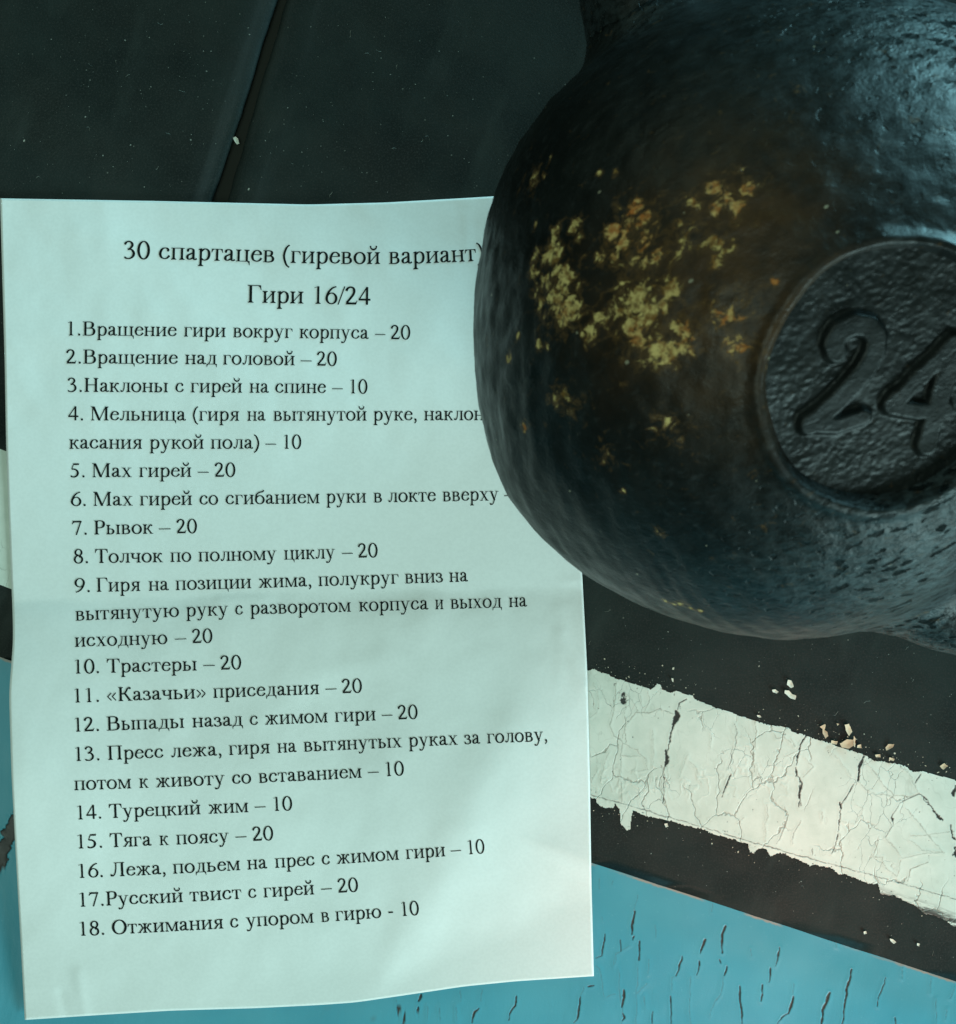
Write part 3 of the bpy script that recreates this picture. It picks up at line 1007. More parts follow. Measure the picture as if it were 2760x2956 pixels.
chips = [(1075, 560, 75, .74), (1235, 600, 85, .76), (1225, 440, 60, .66), (1410, 390, 60, .64), (1065, 494, 34, 1), (1085, 537, 34, 1), (1104, 599, 34, 1.05), (1088, 615, 34, 1), (1060, 575, 30, .75), (1036, 488, 20, .9), (1029, 527, 20, .8), (1039, 605, 22, .75),
         (1196, 452, 30, .85), (1232, 409, 26, .9), (1209, 468, 26, .9), (1228, 592, 40, .98), (1251, 608, 36, 1), (1225, 641, 30, .95), (1234, 657, 24, .95), (1205, 605, 30, .8), (1262, 585, 30, .9),
         (1300, 559, 26, .95), (1290, 575, 24, .9), (1143, 647, 24, 1), (1160, 620, 20, .9), (1316, 631, 26, .9), (1287, 683, 34, .95), (1333, 670, 26, .85), (1270, 700, 26, .7),
         (1391, 367, 26, .85), (1450, 364, 26, .9), (1424, 403, 22, .8), (1346, 383, 20, .75), (1401, 478, 22, .8), (1385, 510, 20, .85), (1274, 497, 18, .9), (1252, 465, 16, .8), (1165, 500, 18, .8), (1190, 497, 16, .8),
         (977, 695, 14, .95), (997, 653, 12, .85), (1042, 673, 14, .9), (1058, 674, 10, .8), (1075, 445, 18, .85), (1112, 432, 20, .9), (1120, 460, 14, .7), (1502, 546, 12, 1.05), (1411, 608, 60, .62), (1440, 670, 40, .62), (1240, 540, 90, .55), (1330, 460, 70, .55),
         (1288, 1172, 8, .95), (1305, 1178, 8, 1), (1322, 1183, 8, 1), (1340, 1188, 8, 1), (1358, 1192, 8, .95), (1072, 306, 7, 1), (1066, 320, 6, 1), (1056, 341, 7, .95), (1030, 442, 6, 1), (1034, 430, 6, 1), (1165, 335, 9, .8), (1195, 332, 9, .75), (1545, 178, 10, .8), (1030, 350, 40, .5), (1300, 830, 50, .40), (1212, 952, 8, .95), (1018, 828, 14, .8), (1100, 790, 40, .55), (1280, 1035, 14, .6), (1085, 765, 34, .55), (1180, 880, 30, .5), (1322, 1178, 26, .6)]
oran = [(1232, 409, 40, 1), (1196, 452, 40, .8), (1391, 367, 60, .6), (1450, 364, 60, .6), (1424, 403, 50, .7), (1252, 465, 40, .8), (1411, 640, 90, .8), (1234, 657, 24, .7), (1502, 546, 40, 1), (1018, 828, 30, 1), (1088, 600, 18, .5), (1346, 383, 40, .4)]
rust = [(1400, 560, 170, 1), (1430, 420, 160, .9), (1300, 600, 160, .75), (1430, 760, 110, .5), (1220, 540, 120, .4), (1380, 700, 120, .6)]
fields = {
    "chip": 1.08 * blob_field(chips, D) - 0.08, "orange": blob_field(oran, D), "rust": blob_field(rust, D),
    "nick": np.clip(0.35 + 0.45 * blob_field([(1090, 780, 260, 1), (1150, 330, 200, 1), (1350, 560, 250, .9), (1300, 1180, 140, .9)], D), 0, 1),
    "pit": np.clip(blob_field([(1860, 1060, 280, 1.0), (1860, 100, 290, 1.0), (1760, 1230, 160, .8), (1250, 40, 90, .3), (1640, 1130, 170, .6), (1480, 1170, 130, .3)], D) + 0.035, 0, 1),
}
Fk = grid_faces(len(th), len(ph))
body = mesh_obj("body", P.reshape(-1, 3), Fk, IRON, kb, attrs={k: v.ravel() for k, v in fields.items()})


def fix_normals(o):
    bm = bmesh.new()
    bm.from_mesh(o.data)
    bmesh.ops.recalc_face_normals(bm, faces=bm.faces)
    bm.to_mesh(o.data)
    bm.free()


def weld(o, d=1e-6):
    bm = bmesh.new()
    bm.from_mesh(o.data)
    bmesh.ops.remove_doubles(bm, verts=bm.verts, dist=d)
    bmesh.ops.holes_fill(bm, edges=[e for e in bm.edges if e.is_boundary], sides=0)
    bmesh.ops.recalc_face_normals(bm, faces=bm.faces)
    bm.to_mesh(o.data)
    bm.free()
    o.data.polygons.foreach_set("use_smooth", [True] * len(o.data.polygons))


weld(body)

# number disc with raised figures
tn = nd + 0.075 * tiltn
tn /= np.linalg.norm(tn)
pc = BC + nd * plane_p
f1 = np.cross([0, 1.0, 0], tn)
f1 /= np.linalg.norm(f1)
f2 = np.cross(tn, f1)


def disc_uv(x, y):
    """pixel of the 2.209x close-up crop -> position on the disc plane (metres)"""
    px, py = 2100 + x / 2.209, 650 + y / 2.209
    d = np.array([(px - CX) / FPX, (CY - py) / FPX, -1.0])
    t = ((pc - CAMP) @ tn) / (d @ tn)
    p = CAMP + t * d - pc
    return (p @ f1, p @ f2)


figs = [
    ([(680, 800), (665, 740), (710, 665), (800, 625), (890, 640), (935, 720), (915, 820), (850, 930), (740, 1060), (620, 1170), (510, 1262)], 66),
    ([(510, 1262), (680, 1270), (850, 1215)], 52),
    ([(1440, 740), (1320, 860), (1180, 990), (1030, 1140)], 58),
    ([(1030, 1150), (1200, 1180), (1380, 1165)], 52),
    ([(1455, 760), (1400, 900), (1340, 1080), (1262, 1390)], 68),
]
rd = R0 * math.sin(ra) * 1.03
g = np.arange(-rd - 0.001, rd + 0.001, 0.0004)
U, Vv = np.meshgrid(g, g[::-1])
hgt = np.zeros(U.shape)
for pts, hw in figs:
    uv = [disc_uv(x, y) for x, y in pts]
    h = 1.16 * hw / 2.209 / FPX * (CAM_H - 0.18)
    d, _ = seg_dist(U + 0.0003 * fbm(U * 300, Vv * 300, 3), Vv, uv)
    hgt = np.maximum(hgt, smooth(h + 0.0006, h - 0.0007, d))
rough_floor = fbm(U * 760 + Vv * 300, Vv * 980 - U * 260, 5)
hgt2 = 0.0020 * hgt + (1 - hgt) * 0.00012 * rough_floor + 0.0003 * fbm(U * 60, Vv * 60, 2) + hgt * 0.00008 * fbm(U * 200, Vv * 200, 8)
rr = np.hypot(U, Vv)
Pd = pc + U[..., None] * f1 + Vv[..., None] * f2 + hgt2[..., None] * tn
ok = rr < rd
keep = ok[:-1, :-1] & ok[1:, :-1] & ok[:-1, 1:] & ok[1:, 1:]
Fd = grid_faces(len(g), len(g), keep)
Vd, Fd, _ = compact(Pd.reshape(-1, 3), Fd, {})
nz = len(Vd)
plate = mesh_obj("number_disc", Vd, Fd, IRON, kb, attrs={"chip": np.full(nz, -0.15), "orange": np.full(nz, .6), "rust": np.full(nz, 0.0), "nick": np.full(nz, .35), "pit": np.full(nz, .06)})

tang = np.gradient(cl, axis=0)
tang /= np.linalg.norm(tang, axis=1)[:, None]
up = np.array([0, 0, 1.0])
side = np.cross(tang, up)
side /= np.linalg.norm(side, axis=1)[:, None]
upv = np.cross(side, tang)
an = np.linspace(0, 2 * math.pi, 49)
rr2 = rl[:, None] * (1 + 0.012 * fbm(np.arange(len(cl))[:, None] * 0.1 + 0 * an[None, :], np.cos(an)[None, :] * 2 + 0 * cl[:, :1], 12))
Ph = cl[:, None, :] + rr2[..., None] * (np.cos(an)[None, :, None] * side[:, None, :] + np.sin(an)[None, :, None] * upv[:, None, :])
nh = Ph.shape[0] * Ph.shape[1]
RD = Ph - cl[:, None, :]
RD /= np.linalg.norm(RD, axis=-1)[..., None]
for _ in range(4):
    vb = Ph - BC
    rb = np.linalg.norm(vb, axis=-1)
    db = rb - ball_radius(vb / rb[..., None])
    dh = np.linalg.norm(Ph - cl[:, None, :], axis=-1) - rr2
    hh = np.clip(kk - np.abs(dh - db), 0, None) / kk
    sd = np.minimum(dh, db) - hh ** 3 * kk / 6.0
    Ph = Ph + RD * np.where(db > -0.0012, np.clip(-sd - 0.0003, 0, 0.004), 0)[..., None]
handle = mesh_obj("handle", Ph.reshape(-1, 3), grid_faces(len(cl), len(an)), IRON, kb,
                  attrs={"chip": np.full(nh, -0.12), "orange": np.zeros(nh), "rust": np.zeros(nh), "nick": np.full(nh, .2), "pit": np.repeat(np.interp(np.arange(len(cl)), [0, len(cl) * .4, len(cl) * .8, len(cl)], [.3, .2, .6, .75])[:, None], len(an), 1).ravel()})
weld(handle)

# ------------------------------------------------------------------ sheet of paper
P_LEFT = [(0, 385), (5, 560), (9, 700), (12, 870), (19, 1060), (24.5, 1190), (25.5, 1245), (21, 1300), (17.5, 1345), (22, 1500), (30, 1650), (40, 1830), (48, 1980)]
P_BOT = [(48, 1980), (200, 1970), (330, 1962), (500, 1957), (620, 1951), (690, 1946), (800, 1930), (900, 1915), (1000, 1905), (1153, 1895)]
P_TOP = [(0, 385), (300, 390), (600, 397), (750, 393), (900, 384.5), (975, 380), (1098, 373)]
P_RIGHT = [(1098, 373), (1108, 650), (1122, 950), (1130, 1110), (1140, 1300), (1145, 1500), (1148, 1700), (1153, 1895)]


def curve_at(t, pts, axis):
    p = np.array(pts, float) * K
    # light smoothing of the polyline
    s = (p[:, axis] - p[0, axis]) / (p[-1, axis] - p[0, axis])
    fine = np.linspace(0, 1, 400)
    other = np.interp(fine, s, p[:, 1 - axis])
    kern = np.hanning(23)
    kern /= kern.sum()
    pad = np.concatenate([2 * other[0] - other[11:0:-1], other, 2 * other[-1] - other[-2:-13:-1]])
    other = np.convolve(pad, kern, 'valid')
    main = p[0, axis] + (p[-1, axis] - p[0, axis]) * t
    o2 = np.interp(t, fine, other)
    return np.stack([main, o2], -1) if axis == 0 else np.stack([o2, main], -1)


def smax(a, b, k=0.0006):
    h = np.clip(0.5 + 0.5 * (a - b) / k, 0, 1)
    return b * (1 - h) + a * h + k * h * (1 - h)


def paper_z(px, py):
    """height of the sheet over the floor at a place given in full-size photograph pixels"""
    x, y = px / K, py / K
    fold = y - (1166 - 0.024 * x) - 5 * vnoise(x / 90, y * 0, 7)
    tf = np.clip(fold, 0, None)
    z = 0.0054 - 0.0008 * smooth(700, 1160, y) + 0.0031 * (1 - np.exp(-tf / 80.0)) - 0.0067 * smooth(1480, 2020, y)
    # left edge sprung up below the fold
    z = z + 0.0065 * np.exp(-(np.clip(x, 0, None) / 210) ** 2) * np.exp(-((y - 1500) / 230) ** 2)
    # broad dog-leg: the lower right falls away past a soft diagonal ridge
    dd = ((x - 1000) * 0.80 + (y - 1530) * 0.60)
    z = z - 0.000019 * np.log1p(np.exp(np.clip(dd / 14, -30, 30))) * 14 * 0.95
    dd2 = ((x - 880) * 0.9 + (y - 1640) * 0.44)
    z = z + 0.0010 * np.exp(-(dd2 / 55) ** 2) * smooth(1250, 1450, y)
    # slow waves
    z = z + 0.0011 * np.sin(x / 150 + 0.6) * smooth(1500, 1950, y) + 0.00048 * fbm(x * 0.006, y * 0.005, 91) + 0.00005 * fbm(x * 0.02, y * 0.018, 92) 
    # small crimps
    for (ax, ay, bx, by, amp, sg) in ((152, 1890, 166, 1985, .0003, 12), (118, 1930, 132, 1985, -.0003, 11), (905, 420, 908, 500, .00010, 10), (1090, 1230, 1135, 1330, .00022, 14), (1090, 1180, 1085, 1330, .00015, 15),
                                   (430, 1165, 520, 1158, .0002, 14), (560, 1320, 760, 1280, .00025, 30), (580, 1345, 500, 1400, .0002, 26), (1095, 1130, 1130, 1125, .0003, 10)):
        d, _ = seg_dist(x, y, [(ax, ay), (bx, by)])
        z = z + amp * np.exp(-(d / sg) ** 2)
    ground = np.where(py < edge_y(px) + 6, MAT_Z + 0.0010, 0.0009)
    ground = 0.0009 + (MAT_Z + 0.0001) * smooth(90, -10, py - edge_y(px))
    return smax(z, ground)


nu, nv = 230, 330
u = np.linspace(0, 1, nu)
v = np.linspace(0, 1, nv)
ct, cb = curve_at(u, P_TOP, 0), curve_at(u, P_BOT, 0)
cl_, cr = curve_at(v, P_LEFT, 1), curve_at(v, P_RIGHT, 1)
Ug, Vg = np.meshgrid(u, v)
Ug, Vg = Ug[..., None], Vg[..., None]
coons = (1 - Vg) * ct[None] + Vg * cb[None] + (1 - Ug) * cl_[:, None] + Ug * cr[:, None] - ((1 - Ug) * (1 - Vg) * ct[0] + Ug * (1 - Vg) * ct[-1] + (1 - Ug) * Vg * cb[0] + Ug * Vg * cb[-1])
zz = paper_z(coons[..., 0], coons[..., 1])
paper = mesh_obj("paper_sheet", Wn(coons[..., 0], coons[..., 1], zz).reshape(-1, 3), grid_faces(nv, nu), PAPER)
sol = paper.modifiers.new("thickness", 'SOLIDIFY')
sol.thickness = 0.00011
sol.offset = -1
tag(paper, "white printed sheet of paper with a numbered exercise list, once folded across the middle", "paper sheet")

# ------------------------------------------------------------------ lettering: a book serif drawn from strokes (1000 units to the em)
S_T, S_E = 30, 58      # serif thickness and reach


def cat2(pts, n=6, closed=False):
    P = np.asarray(pts, float)
    if len(P) < 3 and not closed:
        return P
    Q = np.vstack([P[-1], P, P[0], P[1]]) if closed else np.vstack([2 * P[0] - P[1], P, 2 * P[-1] - P[-2]])
    out = []
    for i in range(1, len(Q) - 2):
        for t in np.linspace(0, 1, n, endpoint=False):
            a, b, c, d = Q[i - 1], Q[i], Q[i + 1], Q[i + 2]
            out.append(0.5 * ((2 * b) + (-a + c) * t + (2 * a - 5 * b + 4 * c - d) * t * t + (-a + 3 * b - 3 * c + d) * t ** 3))
    if not closed:
        out.append(Q[-2])
    return np.array(out)


class Gl:
    def __init__(self, adv):
        self.adv = adv
        self.p = []                       # each piece: (verts, faces)

    def poly(self, *pts):
        tri = tessellate_polygon([[Vector((x, y, 0)) for x, y in pts]])
        self.p.append(([(float(x), float(y)) for x, y in pts], [tuple(t) for t in tri]))
        return self

    def rect(self, x0, y0, x1, y1):
        return self.poly((x0, y0), (x1, y0), (x1, y1), (x0, y1))

    def foot(self, x, y, w, up=1, l=1, r=1):
        """serif at the end of a stem, bracketed"""
        h = S_T * up
        a = x - w / 2 - (S_E if l else 0)
        b = x + w / 2 + (S_E if r else 0)
        self.rect(a, min(y, y + h), b, max(y, y + h))
        if l:
            self.poly((x - w / 2 - 30, y + h), (x - w / 2 + 2, y + h), (x - w / 2 + 2, y + h * 2.6))
        if r:
            self.poly((x + w / 2 + 30, y + h), (x + w / 2 - 2, y + h), (x + w / 2 - 2, y + h * 2.6))
        return self

    def stem(self, x, y0=0, y1=448, w=82, b=(1, 1), t=(1, 1)):
        self.rect(x - w / 2, y0, x + w / 2, y1)
        if b:
            self.foot(x, y0, w, 1, *b)
        if t:
            self.foot(x, y1, w, -1, *t)
        return self

    def cv(self, pts, th=84, tn=32, closed=False, flip=False, taper=None):
        c = cat2(pts, 6, closed)
        if closed:
            d = np.roll(c, -1, 0) - np.roll(c, 1, 0)
        else:
            d = np.gradient(c, axis=0)
        d /= np.maximum(np.linalg.norm(d, axis=1), 1e-6)[:, None]
        k = np.abs(d[:, 0] if flip else d[:, 1]) ** 1.6
        wdt = 1.06 * (tn + 5 + (th - tn) * k)
        if taper:
            wdt = wdt * np.linspace(taper[0], taper[1], len(c))
        nrm = np.stack([-d[:, 1], d[:, 0]], 1)
        a, b = c + nrm * wdt[:, None] / 2, c - nrm * wdt[:, None] / 2
        n = len(c)
        vs = [tuple(q) for q in a] + [tuple(q) for q in b]
        rng_ = range(n if closed else n - 1)
        self.p.append((vs, [(i, (i + 1) % n, n + (i + 1) % n, n + i) for i in rng_]))
        return self

    def diag(self, x0, y0, x1, y1, w):
        return self.poly((x0 - w / 2, y0), (x0 + w / 2, y0), (x1 + w / 2, y1), (x1 - w / 2, y1))

    def ball(self, x, y, r):
        return self.poly(*[(x + r * math.cos(a), y + r * math.sin(a)) for a in np.linspace(0, 2 * math.pi, 12, endpoint=False)])

    def ell(self, cx, cy, rx, ry, th=84, tn=32):
        return self.cv([(cx + rx * math.cos(a), cy + ry * math.sin(a)) for a in np.linspace(0, 2 * math.pi, 12, endpoint=False)], th, tn, True)

    def mir(self, other, cx):
        for vs, fs in other.p:
            self.p.append(([(2 * cx - x, y) for x, y in vs], fs))
        return self


G = {' ': Gl(250)}


def gl(ch, adv):
    G[ch] = Gl(adv)
    return G[ch]


# lower case
gl('а', 444).cv([(95, 345), (115, 405), (195, 431), (275, 405), (300, 330), (300, 90), (325, 36), (372, 28), (425, 62)], 80, 34).ball(97, 345, 40) \
    .cv([(300, 275), (200, 235), (105, 180), (78, 105), (110, 42), (175, 34), (250, 70), (300, 105)], 84, 34)
gl('б', 509).ell(257, 208, 185, 195).cv([(72, 215), (75, 350), (120, 480), (220, 555), (340, 585), (420, 615), (440, 672)], 60, 52)
gl('в', 472).stem(118, b=None, t=None).rect(25, 424, 130, 448).rect(25, 0, 130, 24).cv([(110, 434), (240, 434), (325, 405), (342, 345), (310, 270), (215, 240), (115, 240)], 82, 30).cv([(215, 240), (340, 220), (388, 130), (345, 45), (235, 14), (110, 14)], 84, 30)
gl('г', 410).stem(118, t=None).rect(30, 422, 378, 448).poly((378, 448), (388, 305), (366, 305), (345, 380), (290, 424), (378, 424))
gl('д', 509).rect(335, 20, 420, 430).rect(130, 424, 470, 448).cv([(212, 434), (205, 280), (170, 120), (105, 20)], 36, 36).rect(20, 0, 490, 26) \
    .poly((20, 20), (20, -135), (40, -135), (62, -40), (115, 2)).poly((490, 20), (490, -135), (470, -135), (448, -40), (395, 2))
gl('е', 444).rect(75, 262, 405, 290).cv([(388, 272), (365, 370), (265, 432), (150, 395), (76, 225), (115, 80), (225, 30), (325, 55), (412, 150)], 82, 30)
g_ = Gl(0).cv([(340, 232), (265, 236), (215, 290), (175, 380), (110, 425)], 58, 40).ball(88, 400, 40).diag(255, 235, 95, 12, 78).rect(15, 0, 165, 24)
G['ж'] = Gl(690).stem(345)
G['ж'].p += g_.p
G['ж'].mir(g_, 345)
gl('з', 395).cv([(62, 355), (95, 410), (175, 433), (265, 400), (285, 330), (245, 262), (150, 240)], 80, 32).cv([(150, 240), (260, 226), (325, 160), (310, 65), (200, 16), (100, 32), (50, 85)], 86, 32).ball(68, 345, 36).ball(62, 92, 38)
gl('и', 535).stem(118).stem(417).diag(140, 75, 395, 372, 46)
gl('й', 535).p += G['и'].p
G['й'].cv([(150, 660), (180, 585), (267, 548), (355, 585), (385, 660)], 58, 36, flip=True).ball(158, 655, 34).ball(377, 655, 34)
gl('к', 486).stem(118).cv([(150, 232), (230, 240), (280, 310), (320, 395), (390, 425)], 58, 40).ball(408, 402, 40).diag(240, 240, 405, 12, 86).rect(330, 0, 486, 24)
gl('л', 499).stem(392, t=None).rect(140, 424, 475, 448).cv([(205, 434), (198, 260), (170, 110), (115, 30), (60, 38)], 40, 36).ball(62, 52, 42)
gl('м', 632).stem(98, w=36).diag(128, 446, 320, 8, 86).diag(322, 8, 505, 446, 40).stem(525, t=(0, 1)).rect(30, 424, 170, 448)
gl('н', 535).stem(118).stem(417).rect(118, 210, 417, 242)
gl('о', 500).ell(250, 224, 184, 212)
gl('п', 535).stem(118, t=None).stem(417, t=None).rect(18, 422, 517, 448)
gl('р', 500).stem(125, -217, 440, t=None).poly((20, 400), (84, 440), (166, 460), (166, 410), (84, 395)).cv([(150, 350), (215, 412), (300, 432), (395, 370), (428, 225), (380, 70), (280, 16), (200, 24), (150, 65)], 84, 32)
gl('с', 444).cv([(372, 335), (335, 405), (250, 433), (140, 390), (72, 225), (112, 85), (220, 32), (320, 55), (408, 150)], 84, 30).ball(355, 340, 42)
gl('т', 437).stem(218, t=None).rect(22, 422, 415, 448).poly((22, 448), (10, 305), (32, 305), (54, 380), (105, 424), (22, 424)).poly((415, 448), (427, 305), (405, 305), (383, 380), (332, 424), (415, 424))
gl('у', 500).diag(110, 440, 272, 20, 92).diag(405, 440, 262, 40, 40).cv([(272, 60), (225, -80), (165, -170), (85, -180)], 44, 40).ball(72, -165, 44).rect(12, 424, 210, 448).rect(325, 424, 488, 448)
gl('х', 500).diag(125, 440, 385, 10, 98).diag(378, 440, 110, 10, 42).rect(20, 424, 215, 448).rect(305, 424, 470, 448).rect(20, 0, 190, 24).rect(290, 0, 490, 24)
gl('ц', 540).stem(118, b=None).stem(417, b=None).rect(18, 0, 520, 26).poly((525, 26), (525, -135), (503, -135), (480, -40), (425, 2), (425, 26))
gl('ч', 502).stem(385).stem(115, 290, 448, b=None).cv([(115, 300), (130, 220), (210, 195), (300, 205), (385, 240)], 80, 34)
gl('щ', 775).stem(118, b=None).stem(385, b=None).stem(652, b=None).rect(18, 0, 755, 26).poly((760, 26), (760, -135), (738, -135), (715, -40), (660, 2), (660, 26))
gl('ы', 670).stem(118).cv([(118, 252), (235, 252), (320, 215), (348, 130), (305, 45), (215, 14), (118, 14)], 84, 30).stem(555)
gl('ь', 470).stem(118).cv([(118, 252), (255, 252), (350, 215), (382, 130), (335, 45), (235, 14), (118, 14)], 84, 30)
gl('ю', 747).stem(118).rect(118, 210, 340, 242).ell(514, 224, 178, 212)
gl('я', 475).stem(365).cv([(365, 434), (245, 434), (155, 405), (128, 330), (165, 250), (260, 228), (365, 228)], 84, 30).diag(250, 236, 92, 10, 86).rect(10, 0, 150, 24)
# capitals
gl('Г', 578).stem(160, 0, 662, 100, t=None).rect(40, 632, 540, 662).poly((540, 662), (556, 480), (530, 480), (505, 575), (430, 632), (540, 632))
gl('В', 667).stem(160, 0, 662, 100, b=None, t=None).rect(30, 634, 200, 662).rect(30, 0, 200, 28).cv([(160, 647), (350, 647), (470, 605), (500, 505), (455, 400), (340, 358), (160, 355)], 102, 32).cv([(340, 356), (510, 325), (562, 190), (500, 60), (350, 16), (160, 15)], 104, 32)
gl('Н', 722).stem(155, 0, 662, 100).stem(567, 0, 662, 100).rect(155, 320, 567, 354)
gl('М', 889).stem(130, 0, 662, 42).diag(165, 655, 435, 0, 112).diag(425, 0, 712, 655, 46).stem(742, 0, 662, 100, t=(0, 1)).rect(35, 634, 215, 662)
gl('Р', 556).stem(155, 0, 662, 100).cv([(155, 647), (330, 647), (445, 600), (476, 485), (430, 365), (310, 318), (180, 318)], 100, 32)
gl('Т', 611).stem(305, 0, 662, 100, t=None).rect(30, 632, 582, 662).poly((30, 662), (16, 480), (42, 480), (68, 575), (140, 632), (30, 632)).poly((582, 662), (596, 480), (570, 480), (544, 575), (470, 632), (582, 632))
gl('К', 667).stem(155, 0, 662, 100).cv([(200, 340), (300, 352), (385, 440), (445, 565), (530, 635)], 70, 52).ball(560, 605, 50).diag(330, 365, 565, 14, 108).rect(465, 0, 672, 28)
gl('П', 722).stem(155, 0, 662, 100, t=None).stem(567, 0, 662, 100, t=None).rect(28, 632, 695, 662)
gl('Л', 700).stem(545, 0, 662, 100, t=None).rect(180, 632, 655, 662).cv([(275, 645), (268, 400), (230, 170), (150, 42), (65, 42)], 48, 44).ball(70, 62, 54)
gl('О', 722).ell(361, 331, 276, 328, 104, 32)
# figures and signs
gl('1', 500).rect(213, 0, 297, 660).foot(255, 0, 84).poly((105, 590), (213, 630), (240, 600), (240, 660), (297, 678), (285, 678), (105, 612))
gl('2', 500).cv([(45, 505), (95, 605), (200, 652), (310, 612), (345, 500), (305, 370), (200, 225), (60, 60)], 86, 48).poly((28, 0), (425, 0), (475, 145), (452, 150), (420, 95), (375, 76), (80, 76), (28, 22))
gl('3', 500).cv([(60, 540), (115, 625), (215, 655), (310, 605), (335, 510), (275, 415), (165, 350)], 82, 40).cv([(165, 355), (300, 345), (384, 240), (365, 105), (250, 20), (130, 16), (70, 50)], 88, 38).ball(72, 48, 36)
gl('4', 500).rect(295, 0, 378, 670).diag(325, 655, 42, 200, 52).rect(16, 155, 470, 225)
gl('5', 500).poly((165, 585), (408, 585), (438, 668), (420, 672), (400, 660), (165, 660)).diag(180, 650, 85, 385, 42).cv([(85, 392), (220, 378), (330, 310), (365, 190), (310, 70), (190, 18), (100, 28), (60, 60)], 92, 50).ball(62, 52, 36)
gl('6', 500).cv([(440, 662), (300, 610), (170, 480), (90, 310), (78, 190)], 78, 36).ell(260, 215, 182, 200, 86, 32)
gl('7', 500).rect(60, 588, 452, 662).poly((75, 662), (22, 505), (45, 498), (90, 560), (150, 590)).poly((392, 640), (452, 650), (245, -8), (180, -8))
gl('8', 500).ell(252, 510, 140, 150, 78, 36).ell(250, 182, 168, 180, 82, 36).diag(190, 430, 330, 260, 62)
G['9'] = Gl(500)
G['9'].p += [([(500 - x, 662 - y) for x, y in vs], fs) for vs, fs in G['6'].p]
gl('0', 500).ell(250, 331, 186, 330, 84, 32)
gl('.', 250).ball(125, 44, 54)
gl(',', 250).ball(120, 44, 54).cv([(152, 40), (150, -40), (80, -132)], 46, 30)
gl('–', 500).rect(0, 198, 500, 236)
gl('-', 333).rect(40, 190, 290, 255)
gl('(', 333).cv([(300, 672), (185, 560), (100, 255), (185, -60), (300, -172)], 72, 28)
gl(')', 333).mir(G['('], 166)
gl('/', 278).diag(18, -14, 260, 676, 44)
gl('«', 500).cv([(240, 405), (75, 225)], 42, 42).cv([(75, 225), (240, 45)], 42, 42).cv([(440, 405), (275, 225)], 42, 42).cv([(275, 225), (440, 45)], 42, 42)
gl('»', 500).mir(G['«'], 250)


def word_pieces(txt):
    """pieces in em units and ink extent"""
    x = 0
    out = []
    lo, hi = 1e9, -1e9
    for ch in txt:
        g = G[ch]
        for k, (vs, fs) in enumerate(g.p):
            out.append(([(x + a, b) for a, b in vs], fs, k))
            lo = min(lo, min(x + a for a, b in vs))
            hi = max(hi, max(x + a for a, b in vs))
        x += g.adv
    return out, lo, hi


def text_line(words, base, em, label):
    """words: (text, left px, right px); base: baseline polyline in photograph pixels"""
    bp = np.array(base, float)
    # smooth baseline: quadratic fit when there are enough points
    if len(bp) >= 4:
        co = np.polyfit(bp[:, 0] - 800, bp[:, 1], 3 if len(bp) > 5 else 2)
    else:
        co = np.polyfit(bp[:, 0] - 800, bp[:, 1], 1)
    der = np.polyder(co)
    verts, faces = [], []
    for txt, xl, xr in words:
        pcs, lo, hi = word_pieces(txt)
        sx = (xr - xl) / (hi - lo)
        sy = em / 1000.0
        for vs, fs, k in pcs:
            a = np.array(vs)
            X = xl + (a[:, 0] - lo) * sx
            Yb = np.polyval(co, X - 800)
            mm = np.polyval(der, X - 800)
            nn = np.sqrt(1 + mm * mm)
            px = X + mm / nn * a[:, 1] * sy
            py = Yb - a[:, 1] * sy / nn
            z = paper_z(px, py) + 0.00013 + k * 1.6e-6
            p = Wn(px, py, z)
            n0 = len(verts)
            verts += [tuple(q) for q in p]
            for f in fs:
                f = [n0 + i for i in f]
                q = [p[i - n0] for i in f[:3]]
                if np.cross(q[1] - q[0], q[2] - q[0])[2] < 0:
                    f = f[::-1]
                faces.append(tuple(f))
    o = mesh_obj("printed_line", np.array(verts), faces, INK, paper, smooth=False)
    return o


